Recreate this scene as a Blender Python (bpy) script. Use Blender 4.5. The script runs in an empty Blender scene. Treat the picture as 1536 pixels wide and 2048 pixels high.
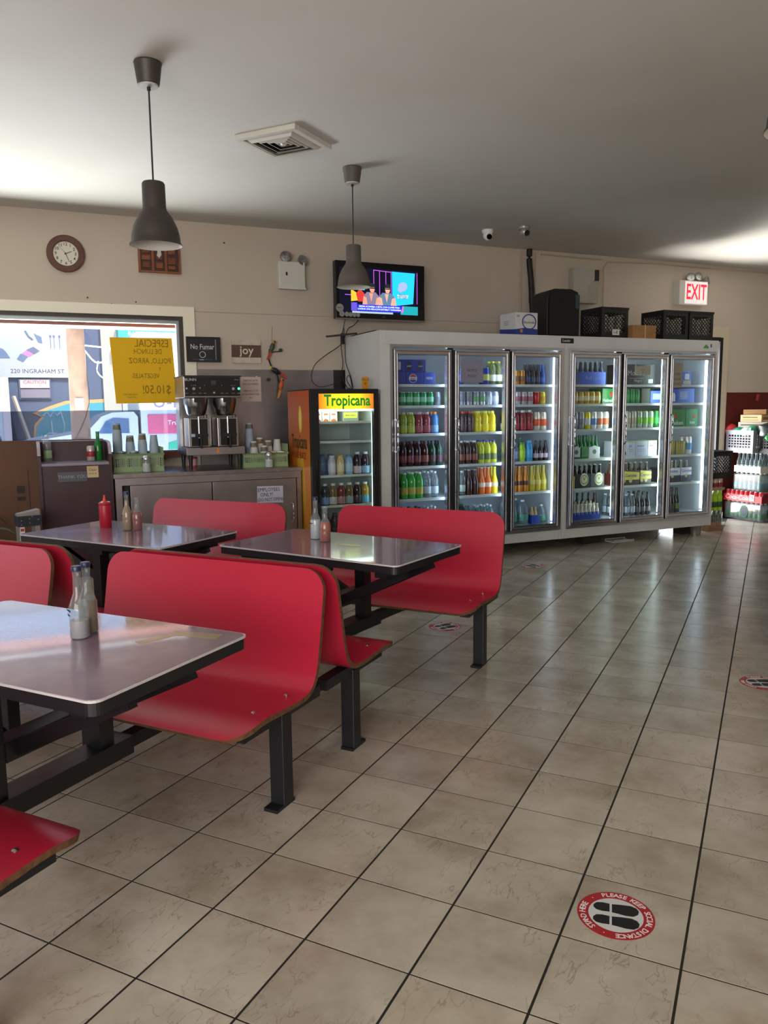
import bpy, bmesh, math, random
from mathutils import Matrix, Vector

# ------------------------------------------------------------------ camera, world, lights, exposure
sc = bpy.context.scene
COL = sc.collection
R = math.radians
A = R(50.0)                                   # the window wall and the coolers stand at 50 degrees to the floor tiles
CA, SA = math.cos(A), math.sin(A)
H = 3.03                                      # ceiling height
NW = 4.45                                     # distance of the window wall from the origin

def wf(t, n, z=0.0):                          # (along wall, towards wall, up) -> world
    return Vector((t * CA - n * SA, t * SA + n * CA, z))

cam_d = bpy.data.cameras.new('camera')
cam = bpy.data.objects.new('camera', cam_d); COL.objects.link(cam)
yaw, pit, rol = R(-26.196), R(7.578), R(0.631)
fwd = Vector((math.sin(yaw) * math.cos(pit), math.cos(yaw) * math.cos(pit), -math.sin(pit)))
rgt = Vector((math.cos(yaw), -math.sin(yaw), 0)); dwn = fwd.cross(rgt)
r2 = math.cos(rol) * rgt + math.sin(rol) * dwn
d2 = -math.sin(rol) * rgt + math.cos(rol) * dwn
cam.matrix_world = Matrix(((r2.x, -d2.x, -fwd.x, 1.9695), (r2.y, -d2.y, -fwd.y, -1.9413), (r2.z, -d2.z, -fwd.z, 1.4054), (0, 0, 0, 1)))
cam_d.sensor_fit = 'VERTICAL'; cam_d.sensor_height = 24.0
cam_d.lens = 1574.16 / 2048 * 24.0
cam_d.clip_start = 0.05
sc.camera = cam

sc.view_settings.view_transform = 'Standard'; sc.view_settings.look = 'None'
sc.view_settings.gamma = 1.0; sc.view_settings.use_curve_mapping = False
sc.view_settings.exposure = 1.0
sc.cycles.max_bounces = 8; sc.cycles.diffuse_bounces = 4; sc.cycles.glossy_bounces = 4; sc.cycles.transparent_max_bounces = 16
sc.cycles.sample_clamp_indirect = 8.0; sc.cycles.caustics_reflective = False; sc.cycles.caustics_refractive = False

wd = bpy.data.worlds.new('world'); sc.world = wd; wd.use_nodes = True
nt = wd.node_tree; nt.nodes.clear()
sky = nt.nodes.new('ShaderNodeTexSky'); sky.sky_type = 'NISHITA'; sky.sun_disc = False
sky.sun_elevation = R(52); sky.sun_rotation = R(150); sky.air_density = 1.0; sky.dust_density = 2.0
bg = nt.nodes.new('ShaderNodeBackground'); bg.inputs['Strength'].default_value = 0.30
wo = nt.nodes.new('ShaderNodeOutputWorld')
nt.links.new(sky.outputs[0], bg.inputs[0]); nt.links.new(bg.outputs[0], wo.inputs[0])

def lamp(name, kind, loc, rot=None, to=None, energy=10, size=(1, 1), color=(1, 1, 1), spread=None, parent=None):
    d = bpy.data.lights.new(name, kind); d.energy = energy; d.color = color
    if kind == 'AREA':
        d.shape = 'RECTANGLE'; d.size, d.size_y = size
        if spread: d.spread = R(spread)
    o = bpy.data.objects.new(name, d); COL.objects.link(o); o.location = loc
    if to is not None:
        o.rotation_euler = (Vector(to) - Vector(loc)).to_track_quat('-Z', 'Y').to_euler()
    elif rot: o.rotation_euler = rot
    if parent: o.parent = parent
    return o

sun = lamp('sun', 'SUN', (0, 0, 12), energy=4.5, color=(1.0, 0.95, 0.87))
sun.rotation_euler = (wf(-0.25, 0.62, -0.78)).to_track_quat('-Z', 'Y').to_euler()
sun.data.angle = R(0.6)
# daylight bounced off the sunlit pavement outside the window and outside the exit doorway
lamp('pavement_daylight_window', 'AREA', wf(-0.9, NW + 4.3, 0.0), rot=(math.pi, 0, A), energy=2300, size=(6.5, 7.4), color=(1.0, 0.97, 0.91))
lamp('pavement_daylight_doorway', 'AREA', wf(6.95, NW + 1.9, 0.0), rot=(math.pi, 0, A), energy=330, size=(1.6, 3.2), color=(1.0, 0.96, 0.88))
lamp('daylight_doorway', 'AREA', wf(6.98, NW + .35, 1.1), to=wf(7.25, NW - 1.2, .9), energy=24, size=(.8, 1.9), color=(0.97, 0.98, 1.0))
XLW = -5.5
# area lamps added as fill, as from unseen shop windows behind the camera
lamp('fill_left_wall', 'AREA', (XLW, -2.6, 1.55), to=(0.0, -2.6, 1.45), energy=20, size=(3.6, 1.7), color=(0.86, 0.92, 1.0))
lamp('fill_shop_front', 'AREA', (2.2, -5.35, 1.75), to=(2.0, 0.0, 1.55), energy=150, size=(5.0, 2.1), color=(1.0, 0.97, 0.92))

# ------------------------------------------------------------------ materials
MATS = {}
def lin(h):
    if isinstance(h, (tuple, list)): return tuple(h)[:3]
    h = h.lstrip('#'); c = [int(h[i:i + 2], 16) / 255 for i in (0, 2, 4)]
    return tuple(x / 12.92 if x <= 0.04045 else ((x + 0.055) / 1.055) ** 2.4 for x in c)

def mat(name, col='#808080', rough=0.5, metal=0.0, emit=None, estr=0.0, spec=0.5, noise=None, bump=0.0, coat=0.0, trans=0.0):
    key = (name, str(col), rough, metal, str(emit), estr, str(noise))
    if key in MATS: return MATS[key]
    m = bpy.data.materials.new(name); m.use_nodes = True
    b = m.node_tree.nodes['Principled BSDF']; L = m.node_tree.links; N = m.node_tree.nodes
    c = lin(col)
    b.inputs['Base Color'].default_value = (*c, 1); b.inputs['Roughness'].default_value = rough
    b.inputs['Metallic'].default_value = metal; b.inputs['Specular IOR Level'].default_value = spec
    if coat: b.inputs['Coat Weight'].default_value = coat; b.inputs['Coat Roughness'].default_value = 0.05
    if trans: b.inputs['Transmission Weight'].default_value = trans
    if emit is not None:
        b.inputs['Emission Color'].default_value = (*lin(emit), 1); b.inputs['Emission Strength'].default_value = estr
    if noise:                                  # (scale, second colour, amount)
        tc = N.new('ShaderNodeTexCoord'); tx = N.new('ShaderNodeTexNoise'); tx.inputs['Scale'].default_value = noise[0]
        tx.inputs['Detail'].default_value = 6
        mx = N.new('ShaderNodeMix'); mx.data_type = 'RGBA'
        mx.inputs[6].default_value = (*c, 1); mx.inputs[7].default_value = (*lin(noise[1]), 1)
        rp = N.new('ShaderNodeMapRange'); rp.inputs['From Min'].default_value = 0.42; rp.inputs['From Max'].default_value = 0.72
        rp.inputs['To Max'].default_value = noise[2]
        L.new(tc.outputs['Object'], tx.inputs['Vector']); L.new(tx.outputs['Fac'], rp.inputs['Value'])
        L.new(rp.outputs['Result'], mx.inputs[0]); L.new(mx.outputs[2], b.inputs['Base Color'])
        if bump:
            bp = N.new('ShaderNodeBump'); bp.inputs['Strength'].default_value = bump; bp.inputs['Distance'].default_value = 0.01
            L.new(tx.outputs['Fac'], bp.inputs['Height']); L.new(bp.outputs[0], b.inputs['Normal'])
    MATS[key] = m
    return m

def clear_mat(name, tint='#ffffff', body=0.12, rough=0.03, refl=1.0):
    """thin clear glass or plastic: tinted see-through, a little body colour, Fresnel reflection"""
    key = ('clear', name, str(tint), body)
    if key in MATS: return MATS[key]
    m = bpy.data.materials.new(name); m.use_nodes = True
    N = m.node_tree.nodes; L = m.node_tree.links; N.clear()
    out = N.new('ShaderNodeOutputMaterial'); tr = N.new('ShaderNodeBsdfTransparent'); df = N.new('ShaderNodeBsdfDiffuse')
    gl = N.new('ShaderNodeBsdfGlossy'); fr = N.new('ShaderNodeFresnel'); m1 = N.new('ShaderNodeMixShader'); m2 = N.new('ShaderNodeMixShader')
    tr.inputs[0].default_value = (*lin(tint), 1); df.inputs[0].default_value = (*lin(tint), 1)
    gl.inputs['Roughness'].default_value = rough; gl.inputs[0].default_value = (refl, refl, refl, 1); fr.inputs['IOR'].default_value = 1.45
    m1.inputs[0].default_value = body
    ge = N.new('ShaderNodeNewGeometry'); mr = N.new('ShaderNodeMapRange')      # the same Fresnel on both faces of a thin pane
    mr.inputs['To Min'].default_value = 1.45; mr.inputs['To Max'].default_value = 1 / 1.45
    L.new(ge.outputs['Backfacing'], mr.inputs['Value']); L.new(mr.outputs[0], fr.inputs['IOR'])
    L.new(tr.outputs[0], m1.inputs[1]); L.new(df.outputs[0], m1.inputs[2])
    L.new(fr.outputs[0], m2.inputs[0]); L.new(m1.outputs[0], m2.inputs[1]); L.new(gl.outputs[0], m2.inputs[2])
    L.new(m2.outputs[0], out.inputs[0])
    MATS[key] = m
    return m

def tile_mat():
    m = bpy.data.materials.new('beige_marble_tile'); m.use_nodes = True
    N = m.node_tree.nodes; L = m.node_tree.links; b = N['Principled BSDF']
    geo = N.new('ShaderNodeNewGeometry'); oi = N.new('ShaderNodeObjectInfo')
    mul = N.new('ShaderNodeMath'); mul.operation = 'MULTIPLY'; mul.inputs[1].default_value = 37.0
    add = N.new('ShaderNodeVectorMath'); add.operation = 'ADD'
    L.new(oi.outputs['Random'], mul.inputs[0]); L.new(geo.outputs['Position'], add.inputs[0]); L.new(mul.outputs[0], add.inputs[1])
    n1 = N.new('ShaderNodeTexNoise'); n1.inputs['Scale'].default_value = 3.2; n1.inputs['Detail'].default_value = 8; n1.inputs['Roughness'].default_value = 0.62
    L.new(add.outputs[0], n1.inputs['Vector'])
    ramp = N.new('ShaderNodeValToRGB'); e = ramp.color_ramp.elements
    e[0].position = 0.33; e[0].color = (*lin('#a09383'), 1); e[1].position = 0.68; e[1].color = (*lin('#c4bbae'), 1)
    x = e.new(0.5); x.color = (*lin('#b4aa9c'), 1)
    L.new(n1.outputs['Fac'], ramp.inputs[0])
    # thin wandering veins: the zero crossing of a stretched, distorted noise
    mp = N.new('ShaderNodeMapping'); mp.inputs['Scale'].default_value = (1.0, 0.42, 1.0); mp.inputs['Rotation'].default_value = (0, 0, R(-18))
    L.new(add.outputs[0], mp.inputs['Vector'])
    n2 = N.new('ShaderNodeTexNoise'); n2.inputs['Scale'].default_value = 17.0; n2.inputs['Detail'].default_value = 5; n2.inputs['Distortion'].default_value = 0.5
    L.new(mp.outputs[0], n2.inputs['Vector'])
    s = N.new('ShaderNodeMath'); s.operation = 'SUBTRACT'; s.inputs[1].default_value = 0.5; L.new(n2.outputs['Fac'], s.inputs[0])
    ab = N.new('ShaderNodeMath'); ab.operation = 'ABSOLUTE'; L.new(s.outputs[0], ab.inputs[0])
    mr = N.new('ShaderNodeMapRange'); mr.inputs['From Min'].default_value = 0.0; mr.inputs['From Max'].default_value = 0.011
    mr.inputs['To Min'].default_value = 0.5; mr.inputs['To Max'].default_value = 0.0; L.new(ab.outputs[0], mr.inputs['Value'])
    n3 = N.new('ShaderNodeTexNoise'); n3.inputs['Scale'].default_value = 4.0; L.new(add.outputs[0], n3.inputs['Vector'])
    mr3 = N.new('ShaderNodeMapRange'); mr3.inputs['From Min'].default_value = 0.42; mr3.inputs['From Max'].default_value = 0.58; L.new(n3.outputs['Fac'], mr3.inputs['Value'])
    mm = N.new('ShaderNodeMath'); mm.operation = 'MULTIPLY'; L.new(mr.outputs[0], mm.inputs[0]); L.new(mr3.outputs[0], mm.inputs[1])
    mx = N.new('ShaderNodeMix'); mx.data_type = 'RGBA'; mx.inputs[7].default_value = (*lin('#6f5744'), 1)
    L.new(mm.outputs[0], mx.inputs[0]); L.new(ramp.outputs[0], mx.inputs[6])
    # per-tile shade
    hs = N.new('ShaderNodeHueSaturation'); pr = N.new('ShaderNodeMapRange'); pr.inputs['To Min'].default_value = 0.9; pr.inputs['To Max'].default_value = 1.06
    L.new(oi.outputs['Random'], pr.inputs['Value']); L.new(pr.outputs[0], hs.inputs['Value']); L.new(mx.outputs[2], hs.inputs['Color'])
    L.new(hs.outputs[0], b.inputs['Base Color'])
    rr = N.new('ShaderNodeMapRange'); rr.inputs['To Min'].default_value = 0.16; rr.inputs['To Max'].default_value = 0.30
    L.new(n1.outputs['Fac'], rr.inputs['Value']); L.new(rr.outputs[0], b.inputs['Roughness'])
    bp = N.new('ShaderNodeBump'); bp.inputs['Strength'].default_value = 0.06; bp.inputs['Distance'].default_value = 0.01
    L.new(n2.outputs['Fac'], bp.inputs['Height']); L.new(bp.outputs[0], b.inputs['Normal'])
    return m

M_TILE = tile_mat()
M_GROUT = mat('dark_grout', '#1c1814', 0.85)
M_CEIL = mat('ceiling_paint', '#d3d1cb', 0.85, noise=(0.9, '#c6c1b6', 0.6))
M_WALL = mat('beige_wall_paint', '#c6b9ab', 0.8, noise=(0.8, '#b9ab9c', 0.6))
M_CREAM = mat('cream_trim_paint', '#efe8d6', 0.6)
M_REDWALL = mat('maroon_wall_paint', '#5e1712', 0.6)
M_RED = mat('red_laminate', '#b2203a', 0.30)
M_PLY = mat('plywood_edge', '#6d4a2f', 0.7, noise=(60, '#3f2a1b', 0.8))
M_BLACKM = mat('black_powder_coat', '#15161b', 0.45)
M_TOP = mat('mauve_tabletop', '#80647a', 0.20, noise=(9, '#947a8c', 0.8), coat=0.55, spec=0.7)
M_TRIM = mat('tabletop_edge', '#c8c2c6', 0.4)
M_STEEL = mat('brushed_steel', '#a4a2a4', 0.28, 1.0, noise=(14, '#8f8a8c', 0.7))
M_STEELD = mat('dull_steel', '#9b9498', 0.40, 1.0, noise=(5, '#857e82', 0.8))
M_CHROME = mat('door_chrome', '#ccd0d8', 0.24, 1.0)
M_WHITE = mat('white_enamel', '#d6d8da', 0.4, noise=(2.2, '#c2c3c4', 0.5))
M_PURE = mat('white_plastic', '#eeeeec', 0.45)
M_BLACK = mat('black_plastic', '#121316', 0.5)
M_GLOSSB = mat('gloss_black', '#0b0b0e', 0.12)
M_BRONZE = mat('dark_bronze_metal', '#453f3a', 0.5, 0.35)
M_BRONZE2 = mat('matt_grey_bronze', '#5a544e', 0.6, 0.2)
M_CARD = mat('brown_cardboard', '#a87c50', 0.85, noise=(7, '#946a42', 0.6))
M_CARDL = mat('light_cardboard', '#d9b98c', 0.85)
M_PAPER = mat('white_paper', '#e9e6e2', 0.8)
M_INK = mat('black_ink', '#16161a', 0.7)
M_GLASS = clear_mat('clear_pane', '#f4f8fa', 0.0, 0.02, 0.7)

# ------------------------------------------------------------------ geometry helpers
class G:
    """collects vertices and faces; build() links them as ONE mesh object"""
    def __init__(self, M=None): self.v, self.f, self.M = [], [], M or Matrix()
    def add(self, vs, fs):
        o = len(self.v); self.v += [tuple(self.M @ Vector(p)) for p in vs]; self.f += [tuple(i + o for i in q) for q in fs]; return self
    def box(self, x0, x1, y0, y1, z0, z1):
        vs = [(x0, y0, z0), (x1, y0, z0), (x1, y1, z0), (x0, y1, z0), (x0, y0, z1), (x1, y0, z1), (x1, y1, z1), (x0, y1, z1)]
        return self.add(vs, [(3, 2, 1, 0), (4, 5, 6, 7), (0, 1, 5, 4), (1, 2, 6, 5), (2, 3, 7, 6), (3, 0, 4, 7)])
    def lathe(self, prof, seg=12, c=(0, 0, 0), cap=True):
        vs, fs = [], []
        for r, z in prof:
            for k in range(seg):
                a = 2 * math.pi * k / seg; vs.append((c[0] + r * math.cos(a), c[1] + r * math.sin(a), c[2] + z))
        for i in range(len(prof) - 1):
            for k in range(seg):
                k2 = (k + 1) % seg; fs.append((i * seg + k, i * seg + k2, (i + 1) * seg + k2, (i + 1) * seg + k))
        if cap:
            if prof[0][0] > 1e-4: fs.append(tuple(reversed(range(seg))))
            if prof[-1][0] > 1e-4: fs.append(tuple((len(prof) - 1) * seg + k for k in range(seg)))
        return self.add(vs, fs)
    def cyl(self, p0, p1, r, r1=None, seg=12):
        p0, p1 = Vector(p0), Vector(p1); r1 = r if r1 is None else r1
        q = (p1 - p0).to_track_quat('Z', 'Y').to_matrix(); vs, fs = [], []
        for p, rr in ((p0, r), (p1, r1)):
            for k in range(seg):
                a = 2 * math.pi * k / seg; vs.append(tuple(p + q @ Vector((rr * math.cos(a), rr * math.sin(a), 0))))
        for k in range(seg):
            k2 = (k + 1) % seg; fs.append((k, k2, seg + k2, seg + k))
        fs += [tuple(reversed(range(seg))), tuple(range(seg, 2 * seg))]
        return self.add(vs, fs)
    def tube(self, pts, r, seg=6):
        pts = [Vector(p) for p in pts]; vs, fs = [], []
        for i, p in enumerate(pts):
            d = (pts[min(i + 1, len(pts) - 1)] - pts[max(i - 1, 0)])
            q = d.to_track_quat('Z', 'Y').to_matrix()
            for k in range(seg):
                a = 2 * math.pi * k / seg; vs.append(tuple(p + q @ Vector((r * math.cos(a), r * math.sin(a), 0))))
        for i in range(len(pts) - 1):
            for k in range(seg):
                k2 = (k + 1) % seg; fs.append((i * seg + k, i * seg + k2, (i + 1) * seg + k2, (i + 1) * seg + k))
        fs += [tuple(reversed(range(seg))), tuple((len(pts) - 1) * seg + k for k in range(seg))]
        return self.add(vs, fs)
    def bar(self, p0, p1, w, h):
        """square bar between two points"""
        p0, p1 = Vector(p0), Vector(p1); q = (p1 - p0).to_track_quat('Z', 'Y').to_matrix(); vs = []
        for p in (p0, p1):
            for a, b in ((-1, -1), (1, -1), (1, 1), (-1, 1)): vs.append(tuple(p + q @ Vector((a * w / 2, b * h / 2, 0))))
        return self.add(vs, [(3, 2, 1, 0), (4, 5, 6, 7), (0, 1, 5, 4), (1, 2, 6, 5), (2, 3, 7, 6), (3, 0, 4, 7)])
    def prism(self, poly, y0, y1):
        """polygon in x,z drawn from the front (facing -y), thickness y0..y1"""
        n = len(poly); vs = [(x, y0, z) for x, z in poly] + [(x, y1, z) for x, z in poly]
        fs = [tuple(range(n)), tuple(range(2 * n - 1, n - 1, -1))]
        for k in range(n):
            k2 = (k + 1) % n; fs.append((k, n + k, n + k2, k2))
        return self.add(vs, fs)
    def flat(self, poly, z0, z1):
        n = len(poly); vs = [(x, y, z0) for x, y in poly] + [(x, y, z1) for x, y in poly]
        fs = [tuple(reversed(range(n))), tuple(range(n, 2 * n))]
        for k in range(n):
            k2 = (k + 1) % n; fs.append((k, k2, n + k2, n + k))
        return self.add(vs, fs)
    def frame(self, x0, x1, z0, z1, w, y0, y1, wb=None):
        wb = w if wb is None else wb
        self.box(x0, x0 + w, y0, y1, z0, z1); self.box(x1 - w, x1, y0, y1, z0, z1)
        self.box(x0 + w, x1 - w, y0, y1, z1 - w, z1); self.box(x0 + w, x1 - w, y0, y1, z0, z0 + wb); return self
    def ball(self, c, r, seg=12, sz=1.0, rings=8):
        prof = [(max(r * math.sin(math.pi * i / rings), 1e-5), -r * sz * math.cos(math.pi * i / rings)) for i in range(rings + 1)]
        return self.lathe(prof, seg, c, cap=False)
    def text(self, s, size, x, y, z, align='CENTER', mirror=False, squash=1.0, depth=0.0008, shear=0.0, bold=0.0):
        """letters on an upright face looking towards -y"""
        for vs, fs in [text_geo(s, size, align, bold)]:
            k = -1 if mirror else 1
            self.add([(x + k * (px * squash + shear * py), y - (depth if pz > 0 else 0), z + py) for px, py, pz in vs], fs)
        return self
    def mesh(self, name, m=None, smooth=0, bevel=0):
        me = bpy.data.meshes.new(name); me.from_pydata(self.v, [], self.f)
        if bevel:
            bm = bmesh.new(); bm.from_mesh(me)
            bmesh.ops.bevel(bm, geom=[e for e in bm.edges if e.is_manifold and e.calc_face_angle(0) > 0.6], offset=bevel, segments=2, affect='EDGES', profile=0.5, clamp_overlap=True)
            bm.to_mesh(me); bm.free()
        if smooth:
            me.polygons.foreach_set('use_smooth', [True] * len(me.polygons)); me.set_sharp_from_angle(angle=R(smooth))
        if m: me.materials.append(m)
        return me
    def build(self, name, m, parent=None, smooth=0, bevel=0):
        o = bpy.data.objects.new(name, self.mesh(name, m, smooth, bevel)); COL.objects.link(o)
        if parent: o.parent = parent
        return o

TXT = {}
def text_geo(s, size, align='CENTER', bold=0.0):
    key = (s, align, bold)
    if key not in TXT:
        cu = bpy.data.curves.new('letters', 'FONT'); cu.body = s; cu.size = 1.0; cu.align_x = align; cu.align_y = 'CENTER'
        cu.extrude = 0.5; cu.offset = bold; cu.resolution_u = 2
        ob = bpy.data.objects.new('letters', cu)
        me = ob.to_mesh()
        TXT[key] = ([tuple(v.co) for v in me.vertices], [tuple(p.vertices) for p in me.polygons])
        ob.to_mesh_clear(); bpy.data.objects.remove(ob); bpy.data.curves.remove(cu)
    vs, fs = TXT[key]
    return [(x * size, y * size, z) for x, y, z in vs], fs

def tag(o, label=None, cat=None, group=None, kind=None):
    if label: o['label'] = label
    if cat: o['category'] = cat
    if group: o['group'] = group
    if kind: o['kind'] = kind
    return o
def thing(name, label, cat, loc=(0, 0, 0), rotz=0.0, group=None):
    o = bpy.data.objects.new(name, None); COL.objects.link(o); o.location = loc; o.rotation_euler = (0, 0, rotz)
    o.empty_display_size = 0.1
    return tag(o, label, cat, group)
def wthing(name, label, cat, t, n, z=0.0, group=None, rot=0.0):
    return thing(name, label, cat, wf(t, n, z), A + rot, group)
def struct(o): o['kind'] = 'structure'; return o
def wplace(o, t=0, n=0, z=0): o.location = wf(t, n, z); o.rotation_euler = (0, 0, A); return o
def dup(root, loc, rotz=None, label=None, group=None):
    r = root.copy(); COL.objects.link(r); r.location = loc
    if rotz is not None: r.rotation_euler = (0, 0, rotz)
    if label: r['label'] = label
    if group: r['group'] = group
    for ch in root.children:
        c = ch.copy(); COL.objects.link(c); c.parent = r
        for g in ch.children:
            d = g.copy(); COL.objects.link(d); d.parent = c
    return r
def circle(cx, cz, r, n=24, rx=None, a0=0, a1=360):
    rx = r if rx is None else rx
    k = n if a1 - a0 >= 360 else n + 1
    return [(cx + rx * math.cos(R(a0 + (a1 - a0) * i / n)), cz + r * math.sin(R(a0 + (a1 - a0) * i / n))) for i in range(k)]
def rrect(x0, x1, y0, y1, r, n=5):
    out = []
    for cx, cy, a in ((x1 - r, y0 + r, -90), (x1 - r, y1 - r, 0), (x0 + r, y1 - r, 90), (x0 + r, y0 + r, 180)):
        out += [(cx + r * math.cos(R(a + 90 * i / n)), cy + r * math.sin(R(a + 90 * i / n))) for i in range(n + 1)]
    return out
def spline(pts, n=6):
    pts = [Vector(p) for p in pts]; out = []
    for i in range(len(pts) - 1):
        p0, p1, p2, p3 = pts[max(i - 1, 0)], pts[i], pts[i + 1], pts[min(i + 2, len(pts) - 1)]
        for k in range(n):
            t = k / n
            out.append(0.5 * ((2 * p1) + (p2 - p0) * t + (2 * p0 - 5 * p1 + 4 * p2 - p3) * t * t + (3 * p1 - p0 - 3 * p2 + p3) * t ** 3))
    return out + [pts[-1]]
random.seed(7)
# ------------------------------------------------------------------ the room shell
S = 0.305
XL, XR, YF, YB = -5.6, 5.4, -5.5, 10.5
def ywall(x): return (NW + x * SA) / CA
room = [(XL, YF), (XR, YF), (XR, YB), ((YB * CA - NW) / SA, YB), (XL, ywall(XL))]
floor = struct(G().flat(room, -0.05, -0.0007).build('floor', M_GROUT))
floor['label'] = 'polished beige marbled floor tiles with dark joints'
hx, hy = S / 2 - 0.0034, S / 2 - 0.0024
TILE_ME = G().add([(-hx, -hy, -0.006), (hx, -hy, -0.006), (hx, hy, -0.006), (-hx, hy, -0.006), (-hx, -hy, -0.0002), (hx, -hy, -0.0002), (hx, hy, -0.0002), (-hx, hy, -0.0002),
    (-hx + .0003, -hy + .0003, 0), (hx - .0003, -hy + .0003, 0), (hx - .0003, hy - .0003, 0), (-hx + .0003, hy - .0003, 0)],
    [(0, 1, 5, 4), (1, 2, 6, 5), (2, 3, 7, 6), (3, 0, 4, 7), (4, 5, 9, 8), (5, 6, 10, 9), (6, 7, 11, 10), (7, 4, 8, 11), (8, 9, 10, 11)]).mesh('tile', M_TILE)
camM = cam.matrix_world.inverted()
tiles, rest = [], G()
for i in range(int(XL / S) - 1, int(XR / S) + 1):
    for j in range(int(YF / S) - 1, int(YB / S) + 1):
        cx, cy = (i + 0.5) * S, (j + 0.5) * S
        if not (XL + .16 < cx < XR - .16 and YF + .16 < cy < YB - .16) or -cx * SA + cy * CA > NW - 0.2: continue
        q = camM @ Vector((cx, cy, 0)); d = -q.z
        seen = d > 0.4 and abs(q.x / d) < 0.56 and abs(q.y / d) < 0.72
        tiles.append((0 if seen else 1, d, cx, cy))
tiles.sort()
for k, (_, d, cx, cy) in enumerate(tiles):
    if k < 300:
        o = bpy.data.objects.new('tile', TILE_ME); COL.objects.link(o); o.parent = floor; o.location = (cx, cy, 0)
    else:
        rest.M = Matrix.Translation((cx, cy, 0)); rest.add([tuple(v.co) for v in TILE_ME.vertices], [tuple(p.vertices) for p in TILE_ME.polygons])
tag(rest.build('tile_field', M_TILE, floor), kind='stuff')

ceil_poly = [(XL, YF), (XR, YF), (XR, YB), ((YB * CA - NW) / SA, YB), (XL, ywall(XL))]
struct(G().flat(ceil_poly, H, H + 0.15).build('ceiling', M_CEIL))

W0, W1, WZ0, WZ1 = -3.0, 1.04, 1.03, 2.215            # window opening
D0, D1, DZ = 6.52, 7.44, 2.19                           # exit doorway opening
TL, TR = XL * CA + ywall(XL) * SA - .1, 10.1
g = G()
g.box(TL, W0, NW, NW + .16, 0, H); g.box(W0, W1, NW, NW + .16, 0, WZ0); g.box(W0, W1, NW, NW + .16, WZ1, H)
g.box(W1, D0, NW, NW + .16, 0, H); g.box(D0, D1, NW, NW + .16, DZ, H); g.box(D1, TR, NW, NW + .16, 0, H)
struct(wplace(g.build('wall_back', M_WALL)))
struct(wplace(G().box(D1 + .12, TR - .3, NW - .008, NW, 0, 1.539).build('wall_back_lower', M_REDWALL)))
struct(G().box(XL - .15, XL, YF, ywall(XL) + .1, 0, H).build('wall_left', M_WALL))
struct(G().box(XL, XR, YF - .15, YF, 0, H).build('wall_front', M_WALL))
struct(G().box(XR, XR + .15, YF, YB, 0, H).build('wall_right', M_WALL))
struct(G().box(3.0, XR, YB, YB + .15, 0, H).build('wall_rear', M_WALL))
# horizontal board joint above the window
struct(wplace(G().box(TL + .3, D0, NW - .0035, NW, 2.262, 2.267).build('trim_1', mat('wall_joint', '#a89a8c', 0.8))))

# the street window
win = struct(wplace(G().box(W0, W1, NW + .06, NW + .068, WZ0, WZ1).build('window_1', M_GLASS)))
wc = G(); wc.box(W0, W1 + .10, NW - .018, NW, WZ1, WZ1 + .085); wc.box(W1, W1 + .10, NW - .018, NW, .9, WZ1)
wc.build('casing', M_CREAM, win)
M_FR = mat('dark_window_frame', '#3a3432', 0.5)
G().box(W0, W1, NW + .0, NW + .10, WZ1 - .035, WZ1).box(W1 - .035, W1, NW, NW + .10, WZ0, WZ1 - .035).build('outer_frame', M_FR, win)
G().box(W0, W1 - .035, NW + .03, NW + .09, WZ1 - .062, WZ1 - .035).box(W1 - .055, W1 - .035, NW + .03, NW + .09, WZ0, WZ1 - .062).build('inner_frame', mat('grey_aluminium', '#a9b0b4', 0.4, 0.6), win)
G().box(W0, W1 - .03, NW - .03, NW + .12, WZ0 - .05, WZ0 + .012).build('window_sill', mat('red_brown_wood', '#6a3a2a', 0.55), win)
lp = G().box(W0, W1 - .055, NW + .075, NW + .080, WZ0, 1.405).build('lower_pane', clear_mat('grey_tinted_pane', '#b4bcca', 0.0, 0.02), win)
# steel backsplash behind the coffee counter
struct(wplace(G().box(1.15, 2.44, NW - .006, NW, .9, 1.762).build('trim_2', M_STEELD)))
struct(wplace(G().box(2.44, 2.56, NW - .012, NW, .9, 1.765).build('trim_3', mat('black_panel', '#1a1a1c', 0.4))))
# exit doorway: black steel frame, cream casing
dr = struct(wplace(G().box(D1 - .035, D1 + .012, NW - .012, NW + .14, 0, DZ).box(D0 - .012, D0 + .035, NW - .012, NW + .14, 0, DZ).box(D0 + .035, D1 - .035, NW - .012, NW + .14, DZ - .045, DZ + .005).build('door_1', mat('black_door_frame', '#141313', 0.45))))
G().box(D1 + .012, D1 + .09, NW - .02, NW, 0, 2.315).box(D0 - .09, D1 + .012, NW - .02, NW, DZ + .005, 2.315).box(D0 - .09, D0 - .012, NW - .02, NW, 0, DZ + .005).build('casing', mat('beige_casing', '#cdbfa9', 0.6), dr)
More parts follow.
